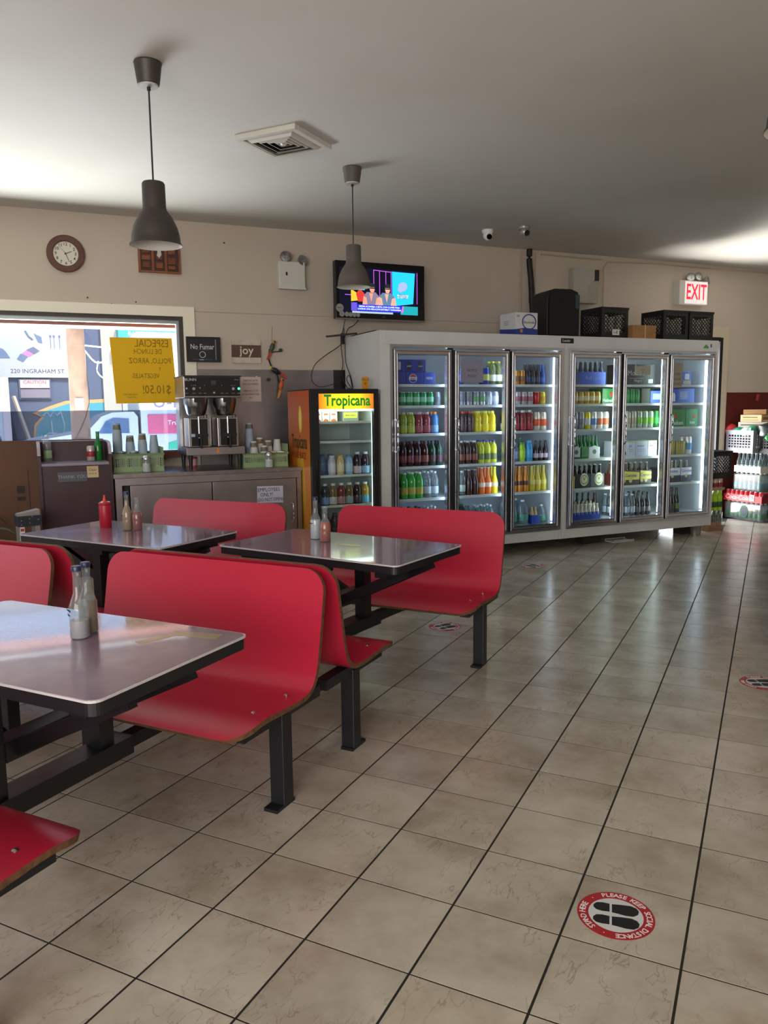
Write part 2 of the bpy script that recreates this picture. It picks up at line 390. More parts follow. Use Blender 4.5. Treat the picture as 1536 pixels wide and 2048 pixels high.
# unseen shop windows added to the solid walls to go with the fill lamps
M_SKYP = M_GLASS
for nm, bx in (('window_2', (XL - .01, XL + .03, -4.5, -0.7, .6, 2.5)), ('window_3', (-1.3, 3.9, YF - .01, YF + .03, .6, 2.9))):
    g = G(); x0, x1, y0, y1, z0, z1 = bx
    if x1 - x0 < .1: g.box(x0, x1, y0, y0 + .06, z0, z1).box(x0, x1, y1 - .06, y1, z0, z1).box(x0, x1, y0, y1, z0, z0 + .06).box(x0, x1, y0, y1, z1 - .06, z1).box(x0, x1, (y0 + y1) / 2 - .03, (y0 + y1) / 2 + .03, z0, z1)
    else: g.box(x0, x0 + .06, y0, y1, z0, z1).box(x1 - .06, x1, y0, y1, z0, z1).box(x0, x1, y0, y1, z0, z0 + .06).box(x0, x1, y0, y1, z1 - .06, z1).box((x0 + x1) / 2 - .03, (x0 + x1) / 2 + .03, y0, y1, z0, z1)
    o = struct(g.build(nm, M_FR))
    G().box(x0, x1 - .02, y0, y1 - (.02 if x1 - x0 > .1 else 0), z0, z1).build('pane', M_GLASS, o)

# ------------------------------------------------------------------ the street outside
M_ASPH = mat('pale_pavement', '#8f8c86', 0.9)
struct(wplace(G().box(-14, 16, NW + .2, 26, -.12, -.06).build('street', M_ASPH)))
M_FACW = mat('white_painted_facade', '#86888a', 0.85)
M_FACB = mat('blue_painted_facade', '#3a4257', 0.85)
fac = wthing('shop_building', 'long building across the street with a white printed signboard and blue graffiti wall', 'building', 0, 16.0)
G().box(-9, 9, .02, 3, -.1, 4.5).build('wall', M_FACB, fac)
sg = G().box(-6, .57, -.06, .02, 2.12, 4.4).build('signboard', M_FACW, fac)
G().text('220 INGRAHAM ST.', .128, -.60, -.061, 2.25, 'LEFT').build('lettering', mat('grey_violet_ink', '#2c2438', 0.8), sg)
pr = mat('faded_blue_print', '#4a566e', 0.8)
G().prism([(-.98, 2.52), (-.58, 2.52), (-.66, 2.66), (-.72, 2.72), (-.84, 2.74), (-.93, 2.66)], -.065, -.061).build('printed_hat', pr, sg)
G().prism([(-.46, 2.50), (-.34, 2.44), (-.22, 2.58), (-.38, 2.62)], -.065, -.061).build('printed_scarf', pr, sg)
G().prism([(-.36, 2.62), (-.22, 2.55), (-.12, 2.62), (-.26, 2.69)], -.066, -.062).build('printed_scarf', mat('pink_print', '#9a5a86', 0.8), sg)
G().prism([(-.26, 2.70), (-.12, 2.61), (.0, 2.68), (-.12, 2.77)], -.067, -.063).build('printed_scarf', mat('slate_print', '#4c4f63', 0.8), sg)
G().prism([(-.10, 3.05), (-.02, 2.86), (.06, 2.84), (.05, 2.98), (-.04, 3.02)], -.065, -.061).build('printed_cap', pr, sg)
G().tube([(-.26, -.064, 3.10), (-.2, -.064, 2.98), (-.12, -.064, 2.92)], .02).build('printed_strap', pr, sg)
for k, x in enumerate((.22, .29, .40)):
    G().box(x, x + .012, -.065, -.061, 2.74, 2.98).box(x - .015, x + .027, -.065, -.061, 2.97, 3.02).build('printed_pin', pr, sg)
# graffiti on the blue wall
M_TEAL = mat('teal_spray_paint', '#2d7080', 0.8); M_ORA = mat('orange_spray_paint', '#a5784a', 0.8); M_PALE = mat('pale_spray_paint', '#8aa3a8', 0.8)
G().prism([(-.28, .5), (-.2, 1.12), (-.05, 1.28), (-.22, 1.36), (.1, 1.50), (.45, 1.62), (1.3, 1.66), (1.45, .5)], -.004, .02).build('graffiti_outline', M_ORA, fac)
G().prism([(-.24, .5), (-.16, 1.08), (.0, 1.27), (-.12, 1.36), (.2, 1.46), (.5, 1.56), (1.26, 1.58), (1.4, .5)], -.008, .016).build('graffiti_fill', M_TEAL, fac)
G().tube([(-.02, -.01, 1.30), (.06, -.01, 1.38), (.12, -.01, 1.28), (.2, -.01, 1.40), (.26, -.01, 1.30), (.34, -.01, 1.38)], .018, 5).tube([(.14, -.01, 1.20), (.15, -.01, .98)], .016, 5).tube([(.06, -.01, .92), (.24, -.01, .92)], .014, 5).tube([(.15, -.01, 1.0), (.15, -.01, .84)], .014, 5).tube([(.34, -.01, 1.4), (.40, -.01, 1.1), (.36, -.01, .8)], .016, 5).build('graffiti_scrawl', M_PALE, fac)
fw = G().box(-.46, .18, -.03, .02, 1.66, 2.10).build('window', M_FACB, fac)
G().box(-.43, .15, -.05, -.03, 1.90, 2.07).build('pane', mat('pink_poster_pane', '#a88684', 0.5), fw)
G().box(-.43, .15, -.05, -.03, 1.69, 1.87).build('pane', mat('brown_grey_pane', '#5d5560', 0.4), fw)
G().text('CAUTION', .10, -.14, -.051, 2.02).build('lettering', mat('dark_red_ink', '#5a2c30', 0.8), fw)
G().box(1.25, 1.62, -.08, .02, -.1, 4.4).build('column', mat('grey_concrete_column', '#85827c', 0.9), fac)
G().box(1.63, 5.5, -.12, .02, 1.30, 2.9).build('shop_panel', M_FACW, fac)
aw = G().box(1.58, 5.5, -.5, .02, 2.93, 3.22).build('awning_band', mat('turquoise_sign', '#2c7f90', 0.7), fac)
G().text('BASEBALL CAPS   *   BUCKET HAT   *   BEANIES', .13, 1.78, -.501, 3.06, 'LEFT', bold=.01).build('lettering', mat('white_sign_paint', '#a5a8a8', 0.8), aw)
G().prism([(2.86, 2.84), (3.1, 2.84), (3.1, 2.7), (3.02, 2.7), (3.02, 2.05), (2.94, 2.05), (2.94, 2.7), (2.86, 2.7)], -.14, -.12).build('printed_shirt', mat('turquoise_print', '#3a93a3', 0.7), fac)
G().box(1.66, 1.73, -.15, -.12, 1.68, 2.45).build('small_sign', mat('white_tin_sign', '#a9aaa8', 0.7), fac)
G().box(.67, .92, -.03, .02, 2.33, 2.66).build('notice', mat('white_tin_sign', '#a9aaa8', 0.7), fac)
# leaning timbers and a white van end on the far pavement
pl = wthing('leaning_plank', 'pale timber plank leaning against the blue graffiti wall', 'plank', -.55, 15.4)
G().bar((-.02, .35, 1.72), (.42, -.1, .1), .07, .05).build('board', mat('weathered_timber', '#93867c', 0.85), pl)
vn = wthing('box_van', 'white box van end with black scrawl beside the leaning plank', 'van', -1.66, 13.6)
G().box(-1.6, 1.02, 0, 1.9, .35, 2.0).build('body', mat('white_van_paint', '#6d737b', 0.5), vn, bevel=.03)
G().box(.93, 1.06, -.02, .1, .35, 2.03).build('corner_post', mat('pale_pink_post', '#7d7276', 0.6), vn)
G().tube([(.45, -.02, 1.42), (.62, -.02, 1.42), (.62, -.02, 1.5)], .02, 5).tube([(.3, -.02, 1.0), (.5, -.02, .8), (.62, -.02, .98), (.8, -.02, 1.05), (.86, -.02, .85)], .024, 5).build('scrawl', mat('black_spray', '#1c2030', 0.8), vn)
for x in (-1.1, .5): G().cyl((x, -.02, .35), (x, .22, .35), .34, seg=18).build('wheel', M_BLACK, vn, smooth=40)
# utility pole
M_POLE = mat('weathered_pole_wood', '#6a5346', 0.9, noise=(5, '#47362e', 0.9), bump=.3)
po = wthing('utility_pole', 'weathered wooden utility pole on the pavement outside the window', 'pole', .325, 8.0)
G().lathe([(.125, -.06), (.112, 1.5), (.098, 3.5), (.085, 6.5)], 16).build('shaft', M_POLE, po, smooth=60)
G().box(-.055, .05, -.125, -.112, 1.42, 1.56).build('tin_notice', mat('pale_tin', '#9aa6a0', 0.6), po)
G().text('NO 14', .035, 0, -.126, 1.515).text('2167', .035, 0, -.126, 1.465).build('pole_number', M_INK, po)
G().tube(spline([(.11, 0, 1.9), (.115, -.06, 1.5), (-.02, -.12, 1.15), (-.1, -.06, 1.02)], 4), .006, 5).build('cable', M_BLACK, po)
G().tube([(.1, 0, 2.22), (.5, .2, 2.2)], .01, 5).tube(spline([(.1, 0, 2.16), (.22, .05, 2.02), (.34, .1, 2.04), (.42, .12, 2.2)], 4), .010, 5).tube(spline([(.26, .05, 2.03), (.24, .05, 1.9), (.32, .05, 1.82), (.36, .05, 1.95), (.3, .05, 2.02)], 4), .008, 5).build('rope', mat('white_rope', '#b5b5b2', 0.8), po)
# rental truck: cab and box
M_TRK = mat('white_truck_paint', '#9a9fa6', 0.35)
tk = wthing('rental_truck', 'white rental box truck with pink side panel parked at the kerb', 'truck', 1.20, 10.0)
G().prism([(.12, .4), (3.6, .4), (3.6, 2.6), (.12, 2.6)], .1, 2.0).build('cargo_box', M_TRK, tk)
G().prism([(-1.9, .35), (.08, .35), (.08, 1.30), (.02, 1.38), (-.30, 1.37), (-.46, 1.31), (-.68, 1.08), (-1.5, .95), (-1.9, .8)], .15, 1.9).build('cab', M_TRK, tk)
G().prism([(-.52, 1.05), (-.06, 1.05), (-.06, 1.27), (-.28, 1.29), (-.40, 1.24)], .14, .15).build('cab_window', mat('blue_grey_glass', '#39506b', 0.1), tk)
pk = G().box(.22, 3.4, .085, .1, 1.03, 1.33).build('side_panel', mat('pink_vinyl', '#a33f5e', 0.6), tk)
G().text('Truck Share 24/7', .105, .52, .084, 1.20, 'LEFT').build('lettering', mat('white_vinyl', '#b9b9b9', 0.7), pk)
G().text('U-HAUL', .30, .30, .098, 1.53, 'LEFT', bold=.015).build('lettering', mat('navy_vinyl', '#2b3060', 0.7), tk)
G().prism([(.52, .78), (1.0, .78), (1.0, .86), (.8, .96), (.52, .88)], .09, .1).build('green_print', mat('green_vinyl', '#2f8f6d', 0.7), tk)
for x in (-1.35, .7, 2.6): G().cyl((x, .12, .36), (x, .4, .36), .36, seg=18).build('wheel', M_BLACK, tk, smooth=40)
# red-brown roller housing hanging outside above the glass
rh = wthing('roller_shutter_housing', 'red-brown roller shutter housing outside above the street window', 'shutter', 0, NW + .2)
G().box(W0 - .2, W1 + .3, 0, .30, 2.135, 2.5).build('housing', mat('red_brown_steel', '#8a5146', 0.7), rh)
G().box(W0 - .2, W1 + .3, -.03, .0, 2.185, 2.235).build('guide_rail', mat('dark_red_steel', '#5c3a36', 0.6), rh)
# ------------------------------------------------------------------ booth benches and tables
PROF = [(.030, .815), (.045, .74), (.062, .65), (.082, .55), (.100, .47), (.128, .412), (.175, .383), (.25, .378), (.34, .382), (.42, .387), (.47, .386), (.52, .379), (.555, .369), (.577, .356)]
BL = 1.06                                            # bench length
def bench_meshes():
    raw = spline([Vector((a, b, 0)) for a, b in PROF], 4)
    # resample with arc length
    d = [0.0]
    for a, b in zip(raw, raw[1:]): d.append(d[-1] + (b - a).length)
    Ltot = d[-1]; n = 44; rc = .085; th = .009
    ss = [Ltot * k / n for k in range(n + 1)]
    ss = sorted(set(ss + [rc * (1 - math.cos(R(15 * k))) for k in range(7)] + [Ltot - rc * (1 - math.cos(R(15 * k))) for k in range(7)]))
    def at(s):
        for i in range(len(d) - 1):
            if s <= d[i + 1] + 1e-9:
                f = (s - d[i]) / max(d[i + 1] - d[i], 1e-9); return raw[i].lerp(raw[i + 1], f), (raw[i + 1] - raw[i]).normalized()
        return raw[-1], (raw[-1] - raw[-2]).normalized()
    top, bot = [], []
    for s in ss:
        p, t = at(s); nrm = Vector((-t.y, t.x, 0))
        if nrm.y < 0: nrm = -nrm
        if abs(nrm.y) < .35 and nrm.x < 0: nrm = -nrm                    # the sitting side: up and forward
        e = min(s, Ltot - s); hw = BL / 2 - (rc - math.sqrt(max(rc * rc - (rc - e) ** 2, 0)) if e < rc else 0)
        q = p + nrm * th; r = p - nrm * th
        top.append((hw, -q.x, q.y)); bot.append((hw, -r.x, r.y))
    m = len(top)
    xs = [-1, -.5, 0, .5, 1]
    gt, ge = G(), G()
    for lst, flip in ((top, False), (bot, True)):
        vs = [(hw * x, y, z) for hw, y, z in lst for x in xs]; fs = []
        for i in range(m - 1):
            for k in range(4):
                a = i * 5 + k; q = (a, a + 5, a + 6, a + 1)
                fs.append(tuple(reversed(q)) if flip else q)
        gt.add(vs, fs)
    loop_t = [(-h, y, z) for h, y, z in top] + [(h, y, z) for h, y, z in reversed(top)]
    loop_b = [(-h, y, z) for h, y, z in bot] + [(h, y, z) for h, y, z in reversed(bot)]
    k = len(loop_t); ge.add(loop_t + loop_b, [(i, (i + 1) % k, k + (i + 1) % k, k + i) for i in range(k)])
    return gt.mesh('seat_shell', M_RED, smooth=50), ge.mesh('plywood_edge', M_PLY, smooth=50)
SHELL, EDGE = bench_meshes()
M_BOLT = mat('steel_bolt', '#b9a9a0', 0.3, 1.0)
def bench(xc, yc, face, label, legs=(-.46, .46)):
    """face -1 looks towards -y, +1 towards +y"""
    t = thing('booth_bench', label, 'bench', (xc, yc, 0), 0 if face < 0 else math.pi, 'red booth benches')
    for nm, me in (('seat_shell', SHELL), ('plywood_edge', EDGE)):
        o = bpy.data.objects.new(nm, me); COL.objects.link(o); o.parent = t
    for lx in legs:
        G().box(lx - .03, lx + .03, -.285, -.225, 0.006, .345).build('leg', M_BLACKM, t, bevel=.004)
        G().box(lx - .028, lx + .028, -.33, -.215, 0, .012).build('foot_plate', M_BLACKM, t)
        G().box(lx - .025, lx + .025, -.50, -.02, .325, .366).build('seat_bracket', M_BLACKM, t)
        for by in (-.21, -.41): G().lathe([(.009, 0), (.009, .003), (.004, .006)], 10, (lx, by, .388 if by > -.3 else .394)).build('bolt', M_BOLT, t, smooth=40)
    return t
bench(-.005, .54, -1, 'red bench with paint chips facing the table with a pair of clear sauce bottles')
bench(-.005, .55, 1, 'red bench back to back with the paint-chipped bench, facing the hot sauce table')
bench(.13, 2.29, -1, 'single red bench between the hot sauce table and the glass-door coolers')
bench(-.02, -1.20, 1, 'red bench whose seat corner pokes out opposite the paint-chipped bench')
bench(-1.30, .45, -1, 'red bench beside the paint-chipped bench, back towards the ketchup table')
bench(-1.30, .47, 1, 'red bench facing the ketchup table from the side away from the steel counter')
bench(-1.235, 2.17, -1, 'red bench between the ketchup table and the stainless steel counter')
for x, z in ((.40, .70), (.455, .685)):                # paint chips are flat marks on the first bench
    b0 = [o for o in bpy.data.objects if o.name == 'booth_bench'][0]
    G().prism(circle(x, z, .005, 7, .009), -.060, -.056).build('paint_chip', mat('pale_chip', '#d99a92', 0.6), b0)

def table(xc, yc, rot, label):
    t = thing('booth_table', label, 'table', (xc, yc, 0), rot, 'mauve booth tables')
    L2, W2, r = .525, .302, .03
    G().flat(rrect(-L2, L2, -W2, W2, r), .728, .735).build('tabletop', M_TOP, t, bevel=.0015)
    G().flat(rrect(-L2 - .004, L2 + .004, -W2 - .004, W2 + .004, r), .728, .7340).build('edge_band', M_TRIM, t)
    G().flat(rrect(-L2, L2, -W2, W2, r), .694, .728).build('under_rim', M_BLACKM, t)
    for x in (-.40, .40): G().box(x - .03, x + .03, -.24, .24, .655, .690).build('support_channel', M_BLACKM, t)
    G().box(-.06, .06, -.24, .24, .655, .690).build('support_channel', M_BLACKM, t)
    for s in (-1, 1):
        for y in (-.12, .12): G().bar((s * .46, y, .665), (s * .03, y, .46), .03, .045).build('brace', M_BLACKM, t)
    G().box(-.045, .045, -.30, .30, .27, .33).build('centre_beam', M_BLACKM, t)
    G().box(-.035, .035, -.17, .17, .43, .49).build('brace_hub', M_BLACKM, t)
    for y in (-.20, .20): G().box(-.03, .03, y - .03, y + .03, .33, .66).build('post', M_BLACKM, t)
    for s in (-1, 1): G().bar((0, s * .30, .30), (0, s * .60, .30), .05, .045).build('bench_link', M_BLACKM, t)
    return t
tn_ = table(.06, -.365, 0, 'mauve table with a pair of clear blue-capped sauce bottles beside the paint-chipped bench')
tr_ = table(.077, 1.40, R(-7), 'mauve table with white sauce and orange hot sauce bottles')
table(-1.195, 1.29, R(-3), 'mauve table with the red ketchup squeeze bottle near the street window')

M_TAN = mat('tan_gloss', '#a48d70', 0.15)  # flat glossy tan patches on two of the tabletops
G().flat([(.30, .24), (.33, .20), (.47, .22), (.46, .265)], .735, .7355).build('tan_patch', M_TAN, tn_)
G().flat([(.27, .10), (.30, .09), (.34, .20), (.31, .21)], .735, .7356).build('tan_patch', M_TAN, tn_)
G().flat([(-.02, -.02), (.12, .01), (.10, .05), (-.04, .03)], .735, .7355).build('tan_patch', M_TAN, tr_)
# sauces on the tables
M_CLEARB = clear_mat('clear_bottle_glass', '#e6ecef', 0.10, 0.02)
def sauce(x, y, z, label, fill, fz, cap, group=None, h=.205, printed=None, body=.028):
    t = thing('sauce_bottle', label, 'bottle', (x, y, z), 0, group)
    k = h / .205
    pr = [(body * .92, 0), (body, .004), (body, .095 * k), (body * .82, .112 * k), (.0135, .135 * k), (.0115, .185 * k), (.0125, .19 * k), (.0125, h)]
    G().lathe(pr, 20).build('glass', M_CLEARB, t, smooth=50)
    inner = [(r - .0022, zz + .003) for r, zz in pr if zz <= fz] ; r_end = inner[-1][0]
    inner.append((r_end if fz < .1 * k else max(r_end - .002, .009), fz))
    G().lathe(inner, 20).build('sauce', mat('sauce_' + fill, fill, 0.45), t, smooth=50)
    if cap: G().lathe([(.0145, h - .002), (.0148, h + .010), (.013, h + .013)], 18).build('cap', mat('navy_bottle_cap', '#1d2550', 0.35), t, smooth=50)
    else: G().lathe([(.0128, h - .012), (.0138, h - .008), (.0128, h)], 16).build('lip', M_CLEARB, t, smooth=50)
    if printed:
        M = Matrix.Rotation(R(-28), 4, 'Z'); g = G(M)
        for kx, (tx, sz, zz) in enumerate(printed): g.text(tx, sz, 0, -body - .0006, zz)
        g.build('print', mat('dark_blue_print', '#1b2140', 0.6), t)
    return t
sauce(.150, -.300, .735, 'clear bottle of white sauce with dark print, in front on the paint-chipped bench table', '#b9aeb2', .055, True, printed=[('Coronita', .011, .088), ('Extra', .011, .074)])
sauce(.128, -.245, .735, 'clear blue-capped bottle of brown sauce tucked behind the white sauce bottle', '#8a6a4a', .10, True)
sauce(-.120, 1.505, .735, 'clear bottle of white dressing with navy cap beside the hot sauce', '#cfd0d2', .10, True, printed=[('Coronita', .010, .085)])
sauce(-.034, 1.455, .735, 'uncapped clear bottle half full of orange hot sauce', '#b4481f', .098, False, h=.18)
sauce(-1.262, 1.355, .735, 'navy capped bottle of tan sauce with blue label beside ketchup', '#a9824f', .17, True, printed=[('Corona', .010, .085)])
sauce(-1.212, 1.380, .735, 'uncapped bottle of red hot sauce beside the tan sauce', '#9c2a22', .105, False, h=.185)
kb = thing('ketchup_bottle', 'red plastic ketchup squeeze bottle with pointed tip on table', 'bottle', (-1.458, 1.385, .735))
M_KET = mat('ketchup_plastic', '#a8142c', 0.4)
G().lathe([(.031, 0), (.034, .004), (.034, .125), (.032, .132)], 22).build('body', M_KET, kb, smooth=50)
G().lathe([(.033, .130), (.034, .132), (.034, .142), (.024, .150)], 22).build('collar', M_KET, kb, smooth=50)
G().lathe([(.012, .148), (.010, .155), (.0035, .188)], 14).build('nozzle', mat('nozzle_red', '#d8402f', 0.4), kb, smooth=50)
for a in (40, 160, 280): G().lathe([(.008, 0), (.008, .004)], 8, (.022 * math.cos(R(a)), .022 * math.sin(R(a)), .147)).build('painted_highlight', M_PURE, kb)  # white discs on the red collar, modelled as painted highlights

# ------------------------------------------------------------------ floor decals
def decal_parts():
    r = .104
    ring = G().flat(circle(0, 0, r, 48), .0003, .0012).mesh('red_disc', mat('red_vinyl_decal', '#a81e26', 0.45), 0)
    inn = G().flat(circle(0, 0, r * .71, 40), .0012, .0016).mesh('white_disc', mat('white_vinyl_decal', '#cfd0d2', 0.45), 0)
    feet = []
    for s in (-1, 1):
        toe = [(x * r, (y + s * .27) * r) for x, y in ((-.10, -.19), (.05, -.21), (.25, -.25), (.45, -.24), (.57, -.13), (.60, .02), (.54, .14), (.40, .21), (.15, .20), (-.10, .17))]
        heel = [(x * r, (y + s * .27) * r) for x, y in ((-.16, -.18), (-.16, .17), (-.35, .19), (-.50, .16), (-.58, .05), (-.58, -.06), (-.50, -.16), (-.35, -.19))]
        g = G(); g.flat(toe, .0016, .0019); g.flat(heel[::-1] if s else heel, .0016, .0019); feet.append(g.mesh('footprint', mat('black_vinyl_decal', '#121214', 0.5)))
    g = G(); txt = 'PLEASE KEEP SOCIAL DISTANCE  \u00b7  STAND HERE  \u00b7  '; n = len(txt)
    for k, ch in enumerate(txt):
        if ch == ' ': continue
        a = R(112 - 360.0 * k / n)
        vs, fs = text_geo(ch, .0235, 'CENTER', .012)
        M = Matrix.Translation((r * .855 * math.cos(a), r * .855 * math.sin(a), .0013)) @ Matrix.Rotation(a - math.pi / 2, 4, 'Z')
        g.M = M; g.add([(x, y - .0, .0004 if z > 0 else 0) for x, y, z in vs], fs)
    let = g.mesh('lettering', mat('white_vinyl_letters', '#e2dfdf', 0.5))
    return [('white_disc', inn), ('footprint', feet[0]), ('footprint', feet[1]), ('lettering', let)], ring
DP, RING = decal_parts()
for (x, y, a, lb) in ((1.645, .148, 10, 'round red decal with footprints, crisp and bright, on tile in open floor'),
                      (.13, 4.77, 150, 'round red footprint decal on the floor just before the coolers'),
                      (.138, 2.655, 60, 'round red footprint decal on the floor beside the single red bench leg'),
                      (1.985, 2.342, 25, 'round red footprint decal on the floor by the black serving counter')):
    d = thing('floor_decal', lb, 'decal', (x, y, 0), R(a), 'social distance floor decals')
    for nm, me in [('red_disc', RING)] + DP:
        o = bpy.data.objects.new(nm, me); COL.objects.link(o); o.parent = d

# ------------------------------------------------------------------ ceiling things
def pendant(x, y, zr, label, m, dia=.24):
    t = thing('pendant_lamp', label, 'lamp', (x, y, H), 0, 'bronze pendant lamps')
    k = dia / .24
    G().lathe([(.064, 0), (.066, -.006), (.064, -.010), (.052, -.095), (.050, -.100), (.012, -.104)], 26).build('ceiling_cup', m, t, smooth=40)
    G().lathe([(.046, -.101), (.044, -.108), (.01, -.110)], 24).build('cup_base', mat('pale_cup_base', '#b7b5ae', 0.5), t, smooth=40)
    G().cyl((0, 0, -.10), (0, 0, zr - H + .28 * k), .0042, seg=8).cyl((0, 0, -.125), (0, 0, -.10), .009, seg=10).build('cord', M_BLACK, t)
    z0 = zr - H
    out = [(.006, z0 + .290 * k), (.048 * k, z0 + .288 * k), (.053 * k, z0 + .280 * k), (.054 * k, z0 + .175 * k), (.058 * k, z0 + .160 * k), (.082 * k, z0 + .128 * k), (.102 * k, z0 + .085 * k), (.112 * k, z0 + .045 * k), (.115 * k, z0 + .012 * k), (.121 * k, z0 + .006 * k), (.122 * k, z0)]
    sh = G().lathe(out, 36, cap=False).build('lamp_shade', m, t, smooth=50)
    inn = [(.121 * k, z0), (.113 * k, z0 + .008 * k), (.110 * k, z0 + .045 * k), (.098 * k, z0 + .085 * k), (.078 * k, z0 + .128 * k), (.050 * k, z0 + .165 * k), (.005, z0 + .17 * k)]
    G().lathe(inn, 36, cap=False).build('white_lining', mat('white_shade_lining', '#dcdcd6', 0.5), sh, smooth=50)
    G().ball((0, 0, z0 + .10 * k), .028, 14).build('bulb', mat('unlit_bulb', '#d8d4c8', 0.3), t, smooth=60)
    return t
pendant(-.76, 1.132, 2.195, 'dark pendant lamp hanging before the carved wooden picture', M_BRONZE, .245)
pendant(-.69, 3.03, 2.235, 'grey-brown pendant lamp hanging before the television', M_BRONZE2, .235)
pendant(2.022, .885, 2.228, 'dark pendant lamp above the aisle by the serving counter', M_BRONZE, .24)

v = thing('ceiling_vent', 'square white louvred air vent in the ceiling between pendant lamps', 'vent', (-.79, 2.34, H))
M_VENT = mat('white_vent_metal', '#cfcbc2', 0.5)
g = G()
for s in ((-.215, .215, -.215, -.175), (-.215, .215, .175, .215), (-.215, -.175, -.175, .175), (.175, .215, -.175, .175)): g.box(s[0], s[1], s[2], s[3], -.030, 0)
g.build('frame', M_VENT, v, bevel=.004)
G().box(-.176, .176, -.176, .176, -.006, -.001).build('duct_backing', mat('dark_duct', '#1d1b19', 0.8), v)
for k in range(4):
    a = .170 - k * .036; b = a - .030; z0, z1 = -.040 + .004 * k, -.014
    g = G(); g.add([(-a, -a, z1), (a, -a, z1), (a, a, z1), (-a, a, z1), (-b, -b, z0), (b, -b, z0), (b, b, z0), (-b, b, z0), (-b + .004, -b + .004, z0), (b - .004, -b + .004, z0), (b - .004, b - .004, z0), (-b + .004, b - .004, z0)],
          [(0, 1, 5, 4), (1, 2, 6, 5), (2, 3, 7, 6), (3, 0, 4, 7), (4, 5, 9, 8), (5, 6, 10, 9), (6, 7, 11, 10), (7, 4, 8, 11)])
    g.build('louvre', M_VENT, v)
G().lathe([(.045, -.016), (.012, -.034)], 4).build('centre_cone', M_VENT, v)

def dome(t_, n_, label, turn, m):
    c = wthing('security_camera', label, 'camera', t_, n_, H, 'dome security cameras', R(turn))
    G().lathe([(.052, 0), (.054, -.010), (.052, -.022), (.046, -.030)], 24).build('mount_ring', m, c, smooth=40)
    b = G().ball((0, -.004, -.050), .045, 20).build('eyeball', m, c, smooth=60)
    G().cyl((0, -.034, -.064), (0, -.050, -.072), .026, .024, 18).build('lens', mat('lens_black', '#08080a', 0.1), c, smooth=40)
dome(3.756, 3.80, 'white dome security camera on the ceiling nearer the television', -8, M_PURE)
dome(3.985, 3.545, 'silver dome security camera on the ceiling nearer the exit sign', 12, mat('silver_plastic', '#a9a7a2', 0.35, 0.5))
# ------------------------------------------------------------------ things on the window wall
M_WOODC = mat('brown_clock_wood', '#5a2f1e', 0.4, noise=(12, '#3d1d12', 0.7))
c = wthing('wall_clock', 'round wooden wall clock with white dial and black numerals', 'clock', .110, NW, 2.688)
def ringmesh(g, r0, r1, y0, y1, n=40, sx=1.0):
    a = circle(0, 0, r0, n, r0 * sx); b = circle(0, 0, r1, n, r1 * sx); vs = [(x, y0, z) for x, z in a] + [(x, y0, z) for x, z in b] + [(x, y1, z) for x, z in a] + [(x, y1, z) for x, z in b]; fs = []
    for k in range(n):
        k2 = (k + 1) % n; fs += [(n + k, k, k2, n + k2), (2 * n + k, 3 * n + k, 3 * n + k2, 2 * n + k2), (k, 2 * n + k, 2 * n + k2, k2), (n + k2, 3 * n + k2, 3 * n + k, n + k)]
    return g.add(vs, [f[::-1] for f in fs])
ringmesh(G(), .098, .148, -.035, 0).build('rim', M_WOODC, c, bevel=.006)
G().prism(circle(0, 0, .10, 40), -.016, -.002).build('dial', mat('ivory_dial', '#d9d3c4', 0.5), c)
for k in range(1, 13):
    a = R(90 - 30 * k); G().text(str(k), .034, .076 * math.cos(a), -.0165, .076 * math.sin(a), bold=.01).build('numeral', M_INK, c)
for nm, a, l, w in (('hour_hand', 90 - 30 * 2.45 + 8, .050, .005), ('minute_hand', -70, .070, .004), ('second_hand', 130, .07, .0012)):
    p = (math.cos(R(a)), math.sin(R(a))); q = (-p[1], p[0])
    G().prism([(-p[0] * .012 - q[0] * w / 2, -p[1] * .012 - q[1] * w / 2), (p[0] * l - q[0] * w / 3, p[1] * l - q[1] * w / 3), (p[0] * l + q[0] * w / 3, p[1] * l + q[1] * w / 3), (-p[0] * .012 + q[0] * w / 2, -p[1] * .012 + q[1] * w / 2)], -.0215, -.019).build(nm, M_INK, c)

p = wthing('carved_wood_picture', 'orange-brown carved wooden relief picture hung under the dark lamp', 'picture', .860, NW, 2.70)
M_OW = mat('orange_varnished_wood', '#8a4a20', 0.35, noise=(10, '#5e2d12', 0.8)); M_DW = mat('dark_carving', '#3a1d12', 0.4)
g = G(); g.frame(-.175, .175, -.125, .125, .016, -.03, 0); g.build('frame', M_OW, p)
G().box(-.16, .16, -.012, -.002, -.11, .11).build('backing', M_DW, p)
for x in (-.055, .055): G().box(x - .010, x + .010, -.022, -.012, -.11, .11).build('column', M_OW, p)
for k, (x, z, w, h) in enumerate(((-.11, .06, .07, .05), (-.11, .0, .07, .04), (-.11, -.06, .06, .05), (0, -.06, .06, .05), (0, .01, .05, .05), (.105, .06, .06, .05), (.105, -.02, .07, .06), (.105, -.075, .06, .03))):
    G().box(x - w / 2, x + w / 2, -.021, -.012, z - h / 2, z + h / 2).build('carving', M_OW if k % 2 else mat('mid_carving', '#6a3417', 0.4), p, bevel=.004)
G().prism([(-.02, .02), (.0, .0), (.02, .03), (.012, .075), (-.012, .06)], -.024, -.014).build('silver_inlay', mat('silver_inlay', '#c9c4bd', 0.3, 0.6), p)

